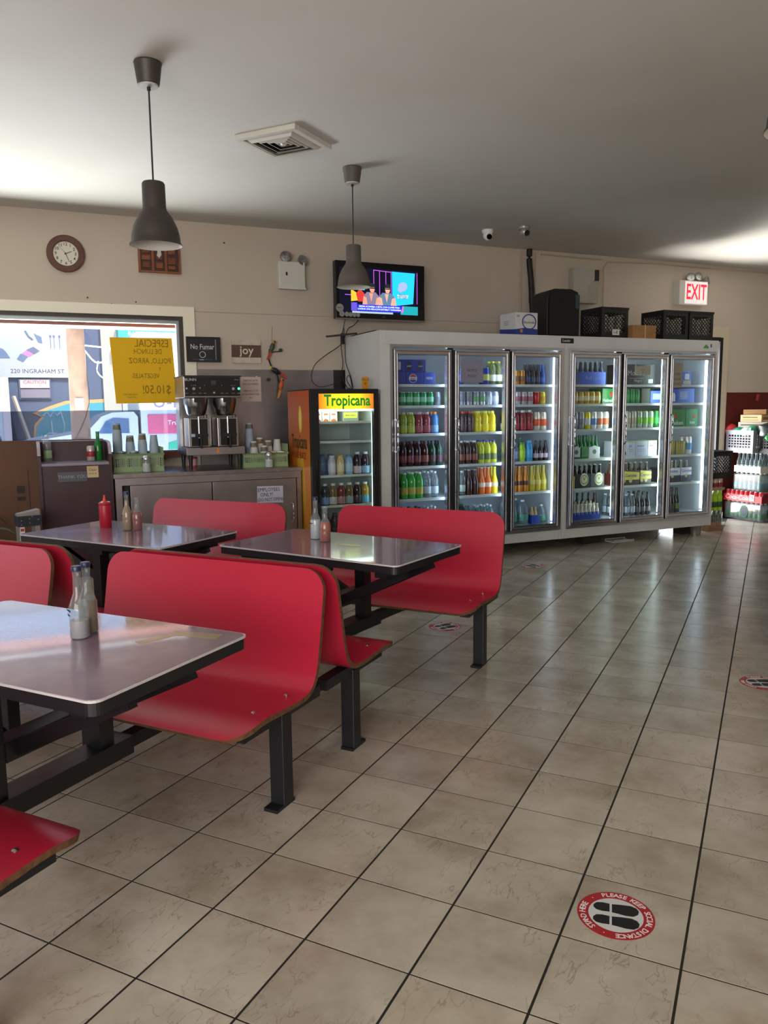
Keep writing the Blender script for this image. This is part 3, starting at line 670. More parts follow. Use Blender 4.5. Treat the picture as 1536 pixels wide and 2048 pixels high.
def lamp_head(parent, x, y, z, turn=0, tilt=-12):
    M = Matrix.Translation((x, y, z)) @ Matrix.Rotation(R(turn), 4, 'Z') @ Matrix.Rotation(R(90 + tilt), 4, 'X')
    h = G(M).lathe([(.012, -.045), (.036, -.030), (.046, 0), (.050, .012), (.050, .018)], 22, cap=False).build('lamp_head', mat('grey_lamp_body', '#b5b0a6', 0.4), parent, smooth=50)
    G(M).lathe([(.046, .015), (.030, .019), (.004, .020)], 22).build('lens', mat('chrome_lens', '#d8d8d8', 0.12, 0.9, noise=(40, '#6a6a6a', 0.9)), h, smooth=30)
e = wthing('emergency_light', 'white twin-head emergency light box beside the television', 'emergency light', 2.03, NW, 2.62)
M_EM = mat('ivory_plastic', '#cfccc4', 0.5)
G().box(-.125, .125, -.085, 0, -.125, .115).build('housing', M_EM, e, bevel=.008)
G().box(-.128, .128, -.088, -.07, -.132, -.112).build('bottom_lip', M_EM, e)
G().box(-.062, -.045, -.087, -.083, -.012, .018).build('test_switch', M_BLACK, e)
for x, tr, z in ((-.050, -15, .155), (.105, 12, .128)):
    G().cyl((x, -.045, .10), (x, -.045, z - .03), .009, seg=8).build('swivel', M_EM, e); lamp_head(e, x, -.06, z, tr)

# television
tv = wthing('television', 'black wall television showing a talk show above the cooler corner', 'television', 2.853, 4.25, 2.485, rot=R(1))
TW, TH = .462, .262
G().box(-TW, TW, -.03, .04, -TH, TH).build('case', M_GLOSSB, tv, bevel=.008)
G().box(-TW, TW, -.034, -.02, -TH - .004, -TH + .008).build('lower_trim', mat('silver_trim', '#8f8d90', 0.3, 0.7), tv)
G().box(-.15, .15, .04, .185, -.12, .12).build('wall_bracket', M_BLACK, tv)
def em(name, c, s=1.0): return mat(name, '#000000', 0.6, emit=c, estr=s, spec=0.2)
SX0, SX1, SZ0, SZ1 = -.425, .385, -.205, .205
scn = G().box(SX0, SX1, -.0312, -.0302, SZ0, SZ1).build('screen', em('screen_dark', '#0a0a18', 1), tv)
def lay(nm, poly, c, s=1.0, k=1): return G().prism(poly, -.0314 - .0003 * k, -.0312 - .0003 * k + .0002).build(nm, em('screen_' + c[1:], c, s), scn)
lay('backdrop_panel', [(.115, -.13), (.335, -.10), (.355, .185), (.112, .19)], '#1fa8e8', 1.0)
lay('backdrop_panel', [(.20, -.205), (.385, -.205), (.385, -.125), (.20, -.125)], '#1c8f98', .9, 2)
for x in (-.08, -.02, .045, .10, .375): lay('neon_line', [(x, -.10), (x + .006, -.10), (x + .006, .19), (x, .19)], '#b04fd0', .9)
lay('neon_line', [(-.08, .19), (.10, .18), (.10, .186), (-.08, .196)], '#b04fd0', .9, 2)
lay('neon_line', [(-.37, -.045), (-.31, -.045), (-.31, -.039), (-.37, -.039)], '#b04fd0', .9, 2)
lay('logo', [(.17, .02), (.20, .0), (.25, .02), (.275, .05), (.265, .09), (.22, .10), (.185, .08)], '#8f9fd0', .9, 2)
lay('logo', [(.18, -.05), (.27, -.055), (.27, -.02), (.18, -.015)], '#235a78', .9, 2)
G().text('PROGRAMA', .022, .225, -.0322, -.028).text('JUVENTUD', .022, .225, -.0322, -.045).build('screen_letters', em('screen_white', '#e8eef2', .9), scn)
lay('yellow_shape', [(-.31, -.10), (-.235, -.09), (-.24, -.03), (-.29, .0), (-.31, .0)], '#d8a832', .9, 2)
lay('red_shape', [(-.24, -.10), (-.16, -.10), (-.17, -.03), (-.22, .02), (-.26, -.03)], '#b4342c', .9, 3)
lay('cyan_shape', [(-.25, .005), (-.17, .005), (-.18, .045), (-.25, .045)], '#24b4c0', .9, 4)
for cx, sk, vest in ((-.105, '#c98d78', '#7a6a80'), (.055, '#d09a84', '#56708c')):
    lay('presenter_body', [(cx - .085, -.125), (cx + .095, -.125), (cx + .085, -.05), (cx + .045, -.01), (cx - .045, -.01), (cx - .08, -.05)], vest, .85, 3)
    lay('presenter_arm', [(cx - .09, -.125), (cx - .04, -.125), (cx - .05, -.06), (cx - .08, -.05)], sk, .85, 4)
    lay('presenter_arm', [(cx + .04, -.125), (cx + .10, -.125), (cx + .09, -.05), (cx + .055, -.06)], sk, .85, 4)
    lay('presenter_neck', [(cx - .02, -.02), (cx + .02, -.02), (cx, -.10)], sk, .85, 4)
    lay('presenter_face', circle(cx + .01, .022, .036, 16, .026), sk, .85, 5)
    lay('presenter_cap', [(cx - .022, .036), (cx + .044, .034), (cx + .036, .066), (cx + .01, .076), (cx - .016, .066)], '#20242e', .8, 6)
    lay('presenter_glasses', [(cx - .014, .022), (cx + .036, .022), (cx + .036, .032), (cx - .014, .032)], '#15161c', .8, 7)
ban = lay('caption_banner', [(-.245, -.185), (.205, -.185), (.22, -.125), (-.245, -.125)], '#1b2fc0', 1.0, 5)
G().text('BEGIN ACONSEJA A BETA CON CLAVES PARA', .0205, -.02, -.0334, -.143, bold=.01).text('LOGRAR UNA RELACION ESTABLE Y DURADERA', .0205, -.02, -.0334, -.166, bold=.01).build('screen_letters', em('screen_white', '#e8eef2', .9), scn)
lay('purple_tile', [(-.31, -.185), (-.25, -.185), (-.25, -.11), (-.31, -.11)], '#5a48b8', .9, 2)
lay('pink_tile', [(.205, -.185), (.225, -.185), (.235, -.125), (.22, -.125)], '#c860b8', .9, 6)
lay('bottom_strip', [(-.30, -.205), (.12, -.205), (.12, -.188), (-.30, -.188)], '#9fb0c0', .8, 2)
st = G()
for cx, cz, r in ((-.425, -.165, .038), (-.405, -.218, .026), (-.355, -.220, .022), (-.318, -.222, .021), (-.28, -.223, .020), (-.242, -.224, .019)): st.prism(circle(cx, cz, r, 18), -.0345, -.0335 + .0)
st.build('round_sticker', mat('grey_feature_sticker', '#9a9a9a', 0.5), tv)
G().text('DIRECTV', .013, -.425, -.0346, -.165).text('720p', .011, -.405, -.0346, -.218).build('sticker_print', M_INK, tv)
G().text('LG', .022, .02, -.0335, -.232).build('brand_mark', mat('grey_mark', '#77777c', 0.5), tv)
cb = wthing('television_cable', 'thin black cables hanging from the television to the juice fridge', 'cable', 2.135, 4.36, 1.6)
M_CB = M_BLACK
G().tube(spline([(.39, -.05, .66), (.37, -.02, .52), (.35, -.02, .40), (.35, -.06, .22), (.33, -.08, .12), (.36, -.12, .0), (.37, -.2, -.02)], 5), .004, 5).build('strand', M_CB, cb)
G().tube(spline([(.55, -.05, .66), (.48, -.03, .58), (.42, -.02, .54), (.35, -.02, .40), (.20, -.02, .30), (.08, -.02, .20), (.05, -.02, .07), (.12, -.03, .005), (.22, -.08, .02), (.30, -.15, .06)], 5), .004, 5).build('strand', M_CB, cb)
G().tube(spline([(.37, -.05, .55), (.37, -.07, .40), (.37, -.09, .22), (.385, -.16, .10), (.37, -.25, .0), (.34, -.3, -.02), (.30, -.28, .06), (.36, -.2, .10), (.38, -.22, -.02)], 5), .004, 5).build('strand', M_CB, cb)
G().box(.345, .375, -.05, -.02, .40, .50).build('power_brick', M_BLACK, cb)

# signs
s = wthing('no_smoking_sign', 'black framed No Fumar sign on the wall beside the window', 'sign', 1.205, NW - .019, 1.933)
G().frame(-.150, .150, -.110, .110, .012, -.022, 0).build('frame', M_BLACK, s)
G().box(-.139, .139, -.012, -.001, -.099, .099).build('board', mat('slate_black_board', '#23272e', 0.25), s)
G().text('No Fumar', .062, -.01, -.0125, .022, squash=.82, bold=.006).build('lettering', mat('white_sign_ink', '#cfd2d4', 0.6), s)
ringmesh(G(Matrix.Translation((-.01, 0, -.045))), .0235, .028, -.0135, -.0122, 24).box(-.028, .010, -.0135, -.0122, -.048, -.042).build('symbol', mat('white_sign_ink', '#cfd2d4', 0.6), s)
G().box(-.10, .08, -.0135, -.0122, -.089, -.087).box(-.07, .05, -.0135, -.0122, -.004, -.0025).box(.105, .112, -.0135, -.0122, -.09, .09).build('fine_print', mat('dim_sign_ink', '#7d838a', 0.6), s)
s = wthing('joy_sign', 'small wooden sign reading joy between white boards', 'sign', 1.597, NW, 1.923)
M_WW = mat('whitewashed_wood', '#c9c0b2', 0.8, noise=(15, '#a99f90', 0.7))
for z0, z1, m in ((.058, .104, M_WW), (-.052, .057, mat('brown_stained_wood', '#5d4536', 0.7)), (-.104, -.053, M_WW)): G().box(-.134, .134, -.02, 0, z0, z1).build('plank', m, s)
G().text('joy', .105, .0, -.0205, .008, bold=.012).build('lettering', mat('cream_letters', '#d9d0c2', 0.7), s)
s = wthing('paper_notice', 'white paper notice with red handwriting taped to the steel backsplash', 'paper', 1.63, NW - .01, 1.583)
G().box(-.097, .094, -.003, 0, -.112, .112).build('sheet', mat('pinkish_paper', '#d6c4bd', 0.8), s)
g = G()
for k, tx in enumerate(('DARK AN LATTE', 'WILL DO EXPRESS', '', 'OPEN AN LATTE', '& YOU WANT ONE', '20.0')):
    if tx: G().text(tx, .023, -.005, -.0035, .078 - .031 * k, squash=.8).build('handwriting', mat('dark_red_marker', '#7a2a2c', 0.7), s)
G().box(.045, .062, -.005, -.003, .100, .122).build('tape', mat('tape', '#ccc8c0', 0.4), s)

# hanging painted birds
b = wthing('bird_mobile', 'painted wooden parrots and toucan hanging on a wire by the steel wall', 'ornament', 1.83, NW - .03, 1.75)
G().tube([(.01, 0, .40), (.005, 0, .26)], .0015, 4).tube(spline([(-.02, 0, .20), (-.03, 0, .12), (-.01, 0, .05), (.04, 0, -.02), (.06, 0, -.10), (.05, 0, -.2)], 4), .007, 5).tube([(-.01, 0, .17), (.08, 0, .18)], .005, 5).build('branch', mat('dark_branch', '#2a1f1a', 0.7), b)
def bird(x, z, tilt, cb_, ch, ct):
    M = Matrix.Translation((x, -.02, z)) @ Matrix.Rotation(R(tilt), 4, 'Y'); g = G(M)
    bd = g.lathe([(.004, -.055), (.018, -.03), (.024, 0), (.019, .028), (.008, .042)], 10).build('bird_body', mat('bird' + cb_, cb_, 0.5), b, smooth=60)
    G(M).ball((0, -.004, .05), .018, 10).build('head', mat('bird' + ch, ch, 0.5), bd, smooth=60)
    G(M).cyl((0, -.018, .05), (0.0, -.04, .038), .008, .001, 8).build('beak', mat('beak_black', '#2a2018', 0.4), bd)
    G(M).prism([(-.010, -.13), (.008, -.12), (.014, -.04), (-.012, -.04)], -.004, .004).build('tail', mat('bird' + ct, ct, 0.5), bd)
bird(.0, .215, 22, '#3f4a35', '#c88a3a', '#b43a2c')
bird(.03, .0, -60, '#1d1d2c', '#c9b95a', '#b8403a')
bird(.075, -.13, 14, '#c25a28', '#d8762c', '#c8862e')
G().prism(circle(.085, .19, .018, 7), -.004, .004).build('leaf', mat('dark_leaf', '#2f3a2a', 0.6), b)
G().prism(circle(-.035, -.08, .018, 7), -.004, .004).build('leaf', mat('dark_leaf', '#2f3a2a', 0.6), b)

# the yellow lunch poster, read from behind through the glass
s = wthing('lunch_poster', 'yellow lunch special poster taped inside the window, seen from behind', 'poster', .70, NW + .05, 1.745)
G().prism([(-.278, .282), (.245, .287), (.272, -.278), (-.253, -.283)], -.002, 0).build('sheet', mat('yellow_card', '#eab812', 0.8), s)
MK = dict(mirror=True, squash=.78); M_OLIVE = mat('olive_marker', '#8f6f0e', 0.8)
for tx, sz, x_, z_ in (('ESPECIAL', .092, .07, .235), ('DE LUNCH:', .062, .03, .165), ('POLLO, ARROZ', .066, .05, .085), ('Y', .045, .13, .015), ('VEGETALES', .058, .01, -.045), ('$10.50!', .105, .095, -.165), ('TAXES NOT INCL', .02, -.13, -.205), ('RESTAURANT', .016, -.12, -.23)):
    G().text(tx, sz, x_, -.0025, z_, **MK).build('marker_line', M_OLIVE, s)

# exit sign, alarm box, pipes
x = wthing('exit_sign', 'white box exit sign with red EXIT letters and lamp heads', 'exit sign', 6.86, NW, 2.685)
G().box(-.215, .215, -.105, 0, -.14, .13).build('housing', M_EM, x, bevel=.006)
G().box(-.135, .205, -.108, -.104, -.13, .12).build('face', mat('exit_face', '#e6dfdc', 0.5, emit='#fff2ee', estr=.25), x)
G().text('EXIT', .245, .035, -.1085, -.005, squash=.62, bold=.012).build('lettering', mat('exit_red', '#d01a2a', 0.5, emit='#e0203a', estr=.55), x)
for dx, tr, dz in ((-.02, -25, .17), (.10, 0, .185), (.235, 25, .15)): lamp_head(x, dx, -.06, dz, tr)
a = wthing('alarm_panel', 'pale grey alarm box with sloped cover behind the loudspeaker', 'alarm box', 5.33, NW, 2.69)
G().box(-.165, .165, -.09, 0, -.19, .175).build('box', mat('grey_beige_plastic', '#a9a497', 0.6), a, bevel=.008)
G().prism([(-.165, -.19), (.02, -.19), (.02, .0), (.165, .09), (.165, .175), (-.165, .175)], -.10, -.09).build('cover', mat('pale_grey_plastic', '#b3aea2', 0.6), a)
G().box(.11, .166, -.104, -.09, .05, .165).build('dark_window', M_BLACK, a)
pp = wthing('wrapped_pipe', 'black wrapped refrigerant pipe running down the wall from the ceiling', 'pipe', 4.64, NW - .035, 2.0)
G().tube(spline([(0, 0, 1.03), (.0, .0, .9), (.015, -.005, .75), (.03, 0, .62), (.035, 0, .5), (.045, -.005, .38), (.055, 0, .1)], 5), .030, 10).build('tube', mat('black_wrap', '#171513', 0.6, noise=(30, '#2a2622', 0.8)), pp, smooth=60)
for nm, pts, lb in (('conduit', [(4.55, 3.02), (4.55, 2.10)], 'pale electrical cable beside the black wrapped pipe'),
                    ('conduit', [(4.73, 3.0), (4.73, 2.62), (4.78, 2.40), (4.88, 2.30)], 'pale cable looping from the ceiling to the loudspeaker'),
                    ('conduit', [(5.63, 2.10), (5.63, 2.90), (5.68, 2.965), (6.3, 2.99), (7.0, 2.985), (9.5, 2.99)], 'beige conduit running along the wall top towards the exit sign'),
                    ('conduit', [(4.80, 2.99), (5.6, 2.985)], 'thin beige conduit along the ceiling edge above the alarm box')):
    o = tag(G().tube([(q[0], NW - .012, q[1]) for q in pts], .008, 6).build(nm, mat('beige_conduit', '#b5a68f', 0.6)), lb, 'conduit', 'conduits on the wall')
    wplace(o)
for t_, z in ((.26, 2.345), (.65, 2.325), (1.43, 2.87), (.45, 2.30)):
    wplace(tag(G().cyl((t_, NW - .012, z), (t_, NW, z), .006, seg=8).build('wall_screw', M_BLACK), 'small dark screw left in the beige wall', 'screw', 'screws in the wall'))
# ------------------------------------------------------------------ counter side: tray cabinet, steel counter, brewer, juice fridge
M_CHERRY = mat('dark_cherry_laminate', '#3a1722', 0.4, noise=(6, '#2c1019', 0.7))
k = wthing('tray_cabinet', 'dark cherry waste cabinet with tray shelf and thank you plate', 'cabinet', -.21, 3.77)
G().box(.022, .513, .03, .53, .10, .985).build('body', M_CHERRY, k)
G().box(0.03, .505, .06, .50, 0, .10).build('plinth', mat('pale_plinth', '#b3aa9c', 0.6), k)
SIDE = [(.0, .06), (.0, 1.06), (.03, 1.125), (.08, 1.15), (.16, 1.155), (.53, 1.155), (.53, .06)]
for x in (0, .513):
    pts = [(x, y, z) for y, z in SIDE] + [(x + .022, y, z) for y, z in SIDE]; n = len(SIDE)
    G().add(pts, [tuple(reversed(range(n))), tuple(range(n, 2 * n))] + [(i, (i + 1) % n, n + (i + 1) % n, n + i) for i in range(n)]).build('side_panel', M_CHERRY, k)
    e = SIDE[1:6]; G().add([(x - .001, y, z) for y, z in e] + [(x + .023, y, z) for y, z in e] + [(x - .001, y - .004, z + .006) for y, z in e] + [(x + .023, y - .004, z + .006) for y, z in e],
        [(2 * 5 + i, 15 + i, 16 + i, 11 + i) for i in range(4)] + [(i, 10 + i, 11 + i, i + 1) for i in range(4)] + [(5 + i, 6 + i, 16 + i, 15 + i) for i in range(4)]).build('edge_strip', mat('pale_edge_strip', '#a39aa8', 0.4), k)
G().box(.022, .513, .01, .36, .985, 1.003).build('tray_shelf', mat('grey_lilac_laminate', '#8a8294', 0.35), k)
G().box(.022, .513, .36, .38, 1.003, 1.16).build('back_board', M_CHERRY, k)
G().box(.02, .515, .355, .385, 1.16, 1.166).build('edge_strip', mat('pale_edge_strip', '#a39aa8', 0.4), k)
pt = G().box(.135, .345, .018, .03, .86, .935).build('door_plate', mat('grey_plate', '#4a4c58', 0.4), k)
G().text('THANK YOU', .036, .24, .0175, .897).build('lettering', mat('dim_letters', '#8f93a0', 0.5), pt)
st = G().box(.347, .432, .026, .03, .885, .975).build('sticker', mat('cream_sticker', '#cbb58d', 0.7), k)
G().text('Clean', .026, .39, .0255, .945).text('* * *', .03, .39, .0255, .91).build('lettering', mat('sticker_ink', '#51443a', 0.7), st)

# things on the tray shelf
def bottle_geo(kind):
    if kind == 'pet': return [(.027, 0), (.033, .006), (.033, .085), (.031, .095), (.033, .105), (.033, .150), (.024, .178), (.0135, .195), (.013, .207)], .207, .0145, .012
    if kind == 'sport': return [(.033, 0), (.037, .006), (.037, .075), (.034, .085), (.037, .10), (.037, .135), (.028, .165), (.019, .175), (.019, .180)], .180, .021, .018
    if kind == 'longneck': return [(.028, 0), (.030, .005), (.030, .120), (.025, .140), (.0145, .168), (.013, .215), (.0135, .222)], .222, .0145, .006
    if kind == 'fruit': return [(.028, 0), (.031, .005), (.031, .055), (.029, .075), (.030, .115), (.020, .150), (.0135, .185), (.0130, .238)], .238, .0145, .006
    if kind == 'jar': return [(.030, 0), (.034, .005), (.034, .125), (.024, .150), (.021, .158)], .158, .0235, .016
    if kind == 'jug': return [(.060, 0), (.068, .010), (.068, .120), (.064, .13), (.066, .165), (.040, .215), (.020, .238), (.019, .245)], .245, .022, .016
    if kind == 'mini': return [(.021, 0), (.022, .004), (.022, .075), (.012, .105), (.011, .135)], .135, .0125, .006
    if kind == 'can': return [(.026, 0), (.0325, .007), (.0325, .108), (.0265, .120)], .119, .0268, .0035
    if kind == 'tall': return [(.026, 0), (.0325, .007), (.0325, .144), (.0265, .156)], .155, .0268, .0035
    if kind == 'wide': return [(.038, 0), (.050, .008), (.050, .175), (.040, .188)], .187, .041, .004
PM = {}
def product(key):
    """key = (kind, body colour, label colour or None, cap colour, clear?)"""
    if key in PM: return PM[key]
    kind, body, lab, cap, clear = key
    prof, h, cr, ch = bottle_geo(kind)
    if clear == 2: bm_ = clear_mat('clear_drink_bottle', body, 0.14, 0.04)
    elif clear: bm_ = clear_mat('coloured_drink', body, 0.55, 0.05)
    elif kind in ('can', 'tall', 'wide'): bm_ = mat('printed_can', body, 0.28, 0.35)
    else: bm_ = mat('filled_bottle', body, 0.12)
    seg = 12
    out = [('body', G().lathe(prof, seg).mesh('body', bm_, smooth=50))]
    if lab:
        rm = max(r for r, z in prof)
        z0, z1 = {'longneck': (.035, .085), 'fruit': (.065, .105), 'can': (.035, .08), 'tall': (.04, .10), 'wide': (.05, .13), 'mini': (.02, .06), 'jug': (.04, .11), 'jar': (.03, .10), 'sport': (.012, .075), 'pet': (.035, .095)}[kind]
        out.append(('label', G().lathe([(rm * .995 + .0006, z0), (rm + .0012, z0 + .002), (rm + .0012, z1 - .002), (rm * .995 + .0006, z1)], seg, cap=False).mesh('label', mat('drink_label', lab, 0.45), smooth=50)))
    nm = 'lid' if kind in ('can', 'tall', 'wide') else 'cap'
    out.append((nm, G().lathe([(cr, h - .002), (cr, h + ch), (cr * .85, h + ch + .001)], seg).mesh(nm, mat('drink_' + nm, cap, 0.35, 0.8 if nm == 'lid' else 0.0), smooth=40)))
    PM[key] = out
    return out
def put(name, label, cat, loc, rotz, key, group=None, scale=1.0):
    o = None
    for nm, me in product(key):
        q = bpy.data.objects.new(name if o is None else nm, me); COL.objects.link(q)
        if o is None:
            o = q; o.location = loc; o.rotation_euler = (0, 0, rotz); o.scale = (scale, scale, scale); tag(o, label, cat, group)
        else: q.parent = o
    return o
put('water_bottle', 'empty clear plastic water bottle on the cherry cabinet shelf', 'bottle', wf(-.135, 3.98, 1.0045), A, ('pet', '#e8eef0', '#9cb88a', '#d5dde0', 2), scale=.98)
put('glass_bottle', 'green glass bottle on the cherry cabinet shelf', 'bottle', wf(.245, 4.02, 1.0045), A, ('longneck', '#2f9a48', None, '#3aa850', 1), scale=1.02)
put('soda_can', 'small red and white can beside the green bottle on cabinet', 'can', wf(.185, 3.98, 1.0045), A, ('can', '#c8b9b4', '#9a2e38', '#b8b8b8', 0), scale=.98)

# brown panel behind the cabinet, ladder and plant
q = wthing('brown_panel', 'brown hardboard panel standing under the window behind the cherry cabinet', 'panel', -.35, 4.32)
G().box(-2.2, .66, 0, .03, 0, 1.168).build('board', mat('brown_hardboard', '#63432f', 0.7, noise=(3, '#54382a', 0.7)), q)
for x in (-.20, .06): G().box(x, x + .005, -.002, 0, 0, .93).build('joint', mat('dark_joint', '#33221a', 0.8), q)
G().box(-.03, .03, -.003, 0, .74, .80).box(-.03, .03, -.003, 0, .68, .71).build('stamp', mat('dark_stamp', '#3a2a26', 0.8), q)
l = wthing('step_ladder', 'folded aluminium step ladder with dark top cap and warning labels', 'ladder', -.36, 3.40, 0, rot=R(14))
M_AL = mat('ladder_aluminium', '#b3b3b0', 0.4, 0.6)
cap_ = G().box(-.01, .15, -.02, .10, .585, .66).build('top_cap', mat('dark_blue_plastic', '#2b2f3c', 0.5), l)
G().prism([(-.005, .66), (.145, .66), (.145, .70), (.0, .675)], 0, .09).build('top_tread', M_AL, cap_)
for x, z in ((.01, .63), (.01, .60), (.065, .64), (.065, .61), (.125, .63), (.085, .655)): G().cyl((x, -.026, z), (x, -.02, z), .006, seg=8).build('rivet', M_CHROME, cap_)
for x in (.0, .105):
    rl = G().box(x, x + .035, .0, .02, .0, .60).box(x, x + .035, .09, .11, 0, .60).build('rail', M_AL, l)
for z in (.15, .36): G().box(.035, .105, -.01, .05, z, z + .02).build('step', M_AL, l)
lb = G().box(.002, .034, -.0015, 0, .40, .58).build('warning_label', M_PAPER, l)
G().box(.006, .03, -.0025, -.0015, .55, .568).prism(circle(.018, .43, .012, 14), -.0025, -.0015).build('red_print', mat('red_print', '#b8303a', 0.7), lb)
pt = wthing('potted_plant', 'leafy green plant in a dark pot beside the step ladder', 'plant', -.70, 3.66)
G().lathe([(.07, 0), (.10, .02), (.125, .40), (.13, .42), (.11, .42), (.10, .40)], 18).build('pot', mat('dark_blue_pot', '#191c2c', 0.5), pt, smooth=50)
G().lathe([(.11, .395), (.01, .40)], 14).build('soil', mat('soil', '#2a201a', 0.9), pt)
M_LEAF = mat('plant_leaf', '#3f5a2e', 0.5); rr = random.Random(3)
for i in range(11):
    a = R(-100 + i * 27 + rr.uniform(-9, 9)); L_ = rr.uniform(.18, .34); up = rr.uniform(.08, .26)
    if i in (4,): L_, up = .22, .42
    d = Vector((math.cos(a), math.sin(a), 0)); s_ = Vector((-d.y, d.x, 0)); vs, fs = [], []
    for j in range(7):
        f = j / 6; c_ = d * L_ * f + Vector((0, 0, .41 + up * math.sin(f * 2.4) * .9)); w = .042 * math.sin(math.pi * min(f * .92 + .06, 1))
        vs += [tuple(c_ - s_ * w + Vector((0, 0, .006))), tuple(c_), tuple(c_ + s_ * w + Vector((0, 0, .006)))]
    for j in range(6): fs += [(3 * j, 3 * j + 1, 3 * j + 4, 3 * j + 3), (3 * j + 1, 3 * j + 2, 3 * j + 5, 3 * j + 4)]
    G().add(vs, fs).build('leaf', M_LEAF, pt, smooth=60)

# steel counter
ct = wthing('steel_counter', 'stainless steel counter with doors below the coffee machine', 'counter', .335, 3.72)
CW = 1.535
G().box(-.01, CW, -.012, .70, .872, .905).build('worktop', M_STEEL, ct, bevel=.003)
G().box(0, .02, 0, .70, .05, .872).build('end_panel', M_STEELD, ct)
G().box(CW - .03, CW - .01, 0, .70, .05, .872).build('end_panel', M_STEELD, ct)
G().box(.02, CW - .03, .60, .69, .05, .872).build('back_panel', M_STEELD, ct)
G().box(.02, CW - .03, .004, .03, .815, .872).build('top_rail', M_STEELD, ct)
G().box(.02, .05, .0, .03, .05, .815).build('stile', M_STEELD, ct)
G().box(.05, .11, .08, .1, .05, .815).build('dark_recess', M_BLACK, ct)
G().box(.11, .755, .0, .02, .06, .812).build('door', M_STEELD, ct, bevel=.003)
dd = G().box(.762, 1.48, .0, .02, .06, .812).build('door', M_STEELD, ct, bevel=.003)
G().tube(spline([(1.44, .0, .60), (1.44, -.028, .585), (1.44, -.03, .50), (1.44, -.028, .445), (1.44, 0, .43)], 4), .007, 8).build('door_handle', M_CHROME, dd, smooth=60)
G().box(1.485, CW - .03, .0, .02, .06, .812).build('stile', M_STEEL, ct)
G().box(.0, CW - .01, .06, .66, 0, .05).build('plinth', M_BLACK, ct)
nt_ = wthing('employees_notice', 'white paper reading employees only taped to the steel counter', 'paper', 1.580, 3.717, .683)
G().prism([(-.112, .073), (.113, .068), (.112, -.075), (-.115, -.068)], -.002, 0).build('sheet', mat('bluish_paper', '#c9cbdf', 0.8), nt_)
for tx, sz, x_, z_2, sq in (('EMPLOYEES', .046, -.012, .040, .82), ('ONLY!', .046, -.03, -.002, .82), ('(DO NOT OPEN)', .040, 0, -.044, .74)): G().text(tx, sz, x_, -.0024, z_2, squash=sq).build('handwriting', mat('navy_marker', '#23263c', 0.8), nt_)

# coffee brewer
cf = wthing('coffee_brewer', 'stainless twin coffee brewer with black control panel on the steel counter', 'coffee machine', .915, 3.83, .905)
BW = .475
def z_(v): return v - .905
G().box(0, BW, .0, .44, z_(1.50), z_(1.672)).build('head', M_STEEL, cf, bevel=.003)
G().box(-.004, BW + .004, -.004, .444, z_(1.672), z_(1.680)).build('head_lid', M_BLACK, cf)
cp = G().box(.008, BW - .012, -.006, .0, z_(1.512), z_(1.668)).build('control_panel', mat('panel_black', '#0d0d14', 0.25), cf)
G().text('BUNN', .030, .055, -.0065, z_(1.645), squash=1.15, bold=.01).text('Infusion', .012, BW - .04, -.0065, z_(1.647)).build('brand_mark', mat('panel_print', '#b5b7bd', 0.5), cp)
for x, zz, r in ((.022, 1.575, .008), (.080, 1.573, .012), (.405, 1.573, .012), (.245, 1.540, .009), (.13, 1.58, .005)): G().cyl((x, -.010, z_(zz)), (x, -.006, z_(zz)), r, seg=14).build('button', mat('panel_button', '#9d9fa6', 0.4), cp)
G().cyl((.452, -.010, z_(1.573)), (.452, -.006, z_(1.573)), .010, seg=14).build('power_light', mat('green_led', '#0b3a20', 0.4, emit='#2bff8c', estr=2.2), cp)
G().box(.222, .262, -.008, -.006, z_(1.605), z_(1.64)).build('display', mat('display_grey', '#3a3d47', 0.3), cp)
g = G()
for x in (.022, .08, .13, .17, .31, .35, .405, .45): g.box(x - .012, x + .012, -.0068, -.006, z_(1.535), z_(1.537))
for x in (.062, .08, .095, .39, .405, .42, .17, .31): g.box(x - .002, x + .002, -.0068, -.006, z_(1.597), z_(1.602))
g.build('panel_marks', mat('panel_print', '#b5b7bd', 0.5), cp)
G().box(.0, BW, .26, .44, z_(1.04), z_(1.50)).build('rear_column', M_STEEL, cf)
for x in (.115, .355):
    fn = G().lathe([(.062, z_(1.352)), (.078, z_(1.37)), (.098, z_(1.45)), (.100, z_(1.495))], 24, (x, .125, 0)).build('brew_funnel', M_STEEL, cf, smooth=40)
    G().box(x - .008, x + .012, -.005, .05, z_(1.375), z_(1.475)).build('funnel_handle', M_BLACK, fn)
    G().box(x - .03, x + .035, .005, .05, z_(1.462), z_(1.495)).build('handle_mount', M_BLACK, fn)
    G(Matrix.Translation((x - .045, .033, 0))).text('BUNN', .026, 0, 0, z_(1.42), bold=.01).build('brand_mark', mat('brand_ink', '#23202a', 0.5), fn)
    sv = G().box(x - .088, x + .088, .015, .23, z_(1.095), z_(1.335)).build('server', M_STEEL, cf, bevel=.004)
    G().box(x - .068, x + .068, .009, .015, z_(1.105), z_(1.325)).build('front_panel', mat('panel_black', '#0d0d14', 0.25), sv)
    G().cyl((x - .004, .004, z_(1.17)), (x - .004, .004, z_(1.345)), .008, seg=10).build('sight_gauge', M_CHROME, sv, smooth=40)
    G().cyl((x, .012, z_(1.185)), (x, -.03, z_(1.185)), .014, seg=12).cyl((x + .006, -.025, z_(1.20)), (x + .006, -.025, z_(1.085)), .010, seg=10).box(x - .07, x + .07, -.004, .009, z_(1.18), z_(1.205)).build('faucet', M_BLACK, sv)
    G().tube([(x + .05, .06, z_(1.335)), (x + .05, .06, z_(1.358)), (x + .075, .06, z_(1.358)), (x + .075, .06, z_(1.335))], .004, 5).build('lid_loop', M_BLACK, sv)
G().box(.045, .075, -.006, -.004, z_(1.18), z_(1.205)).build('blue_tag', mat('blue_tag', '#9bb3d8', 0.5), cf)
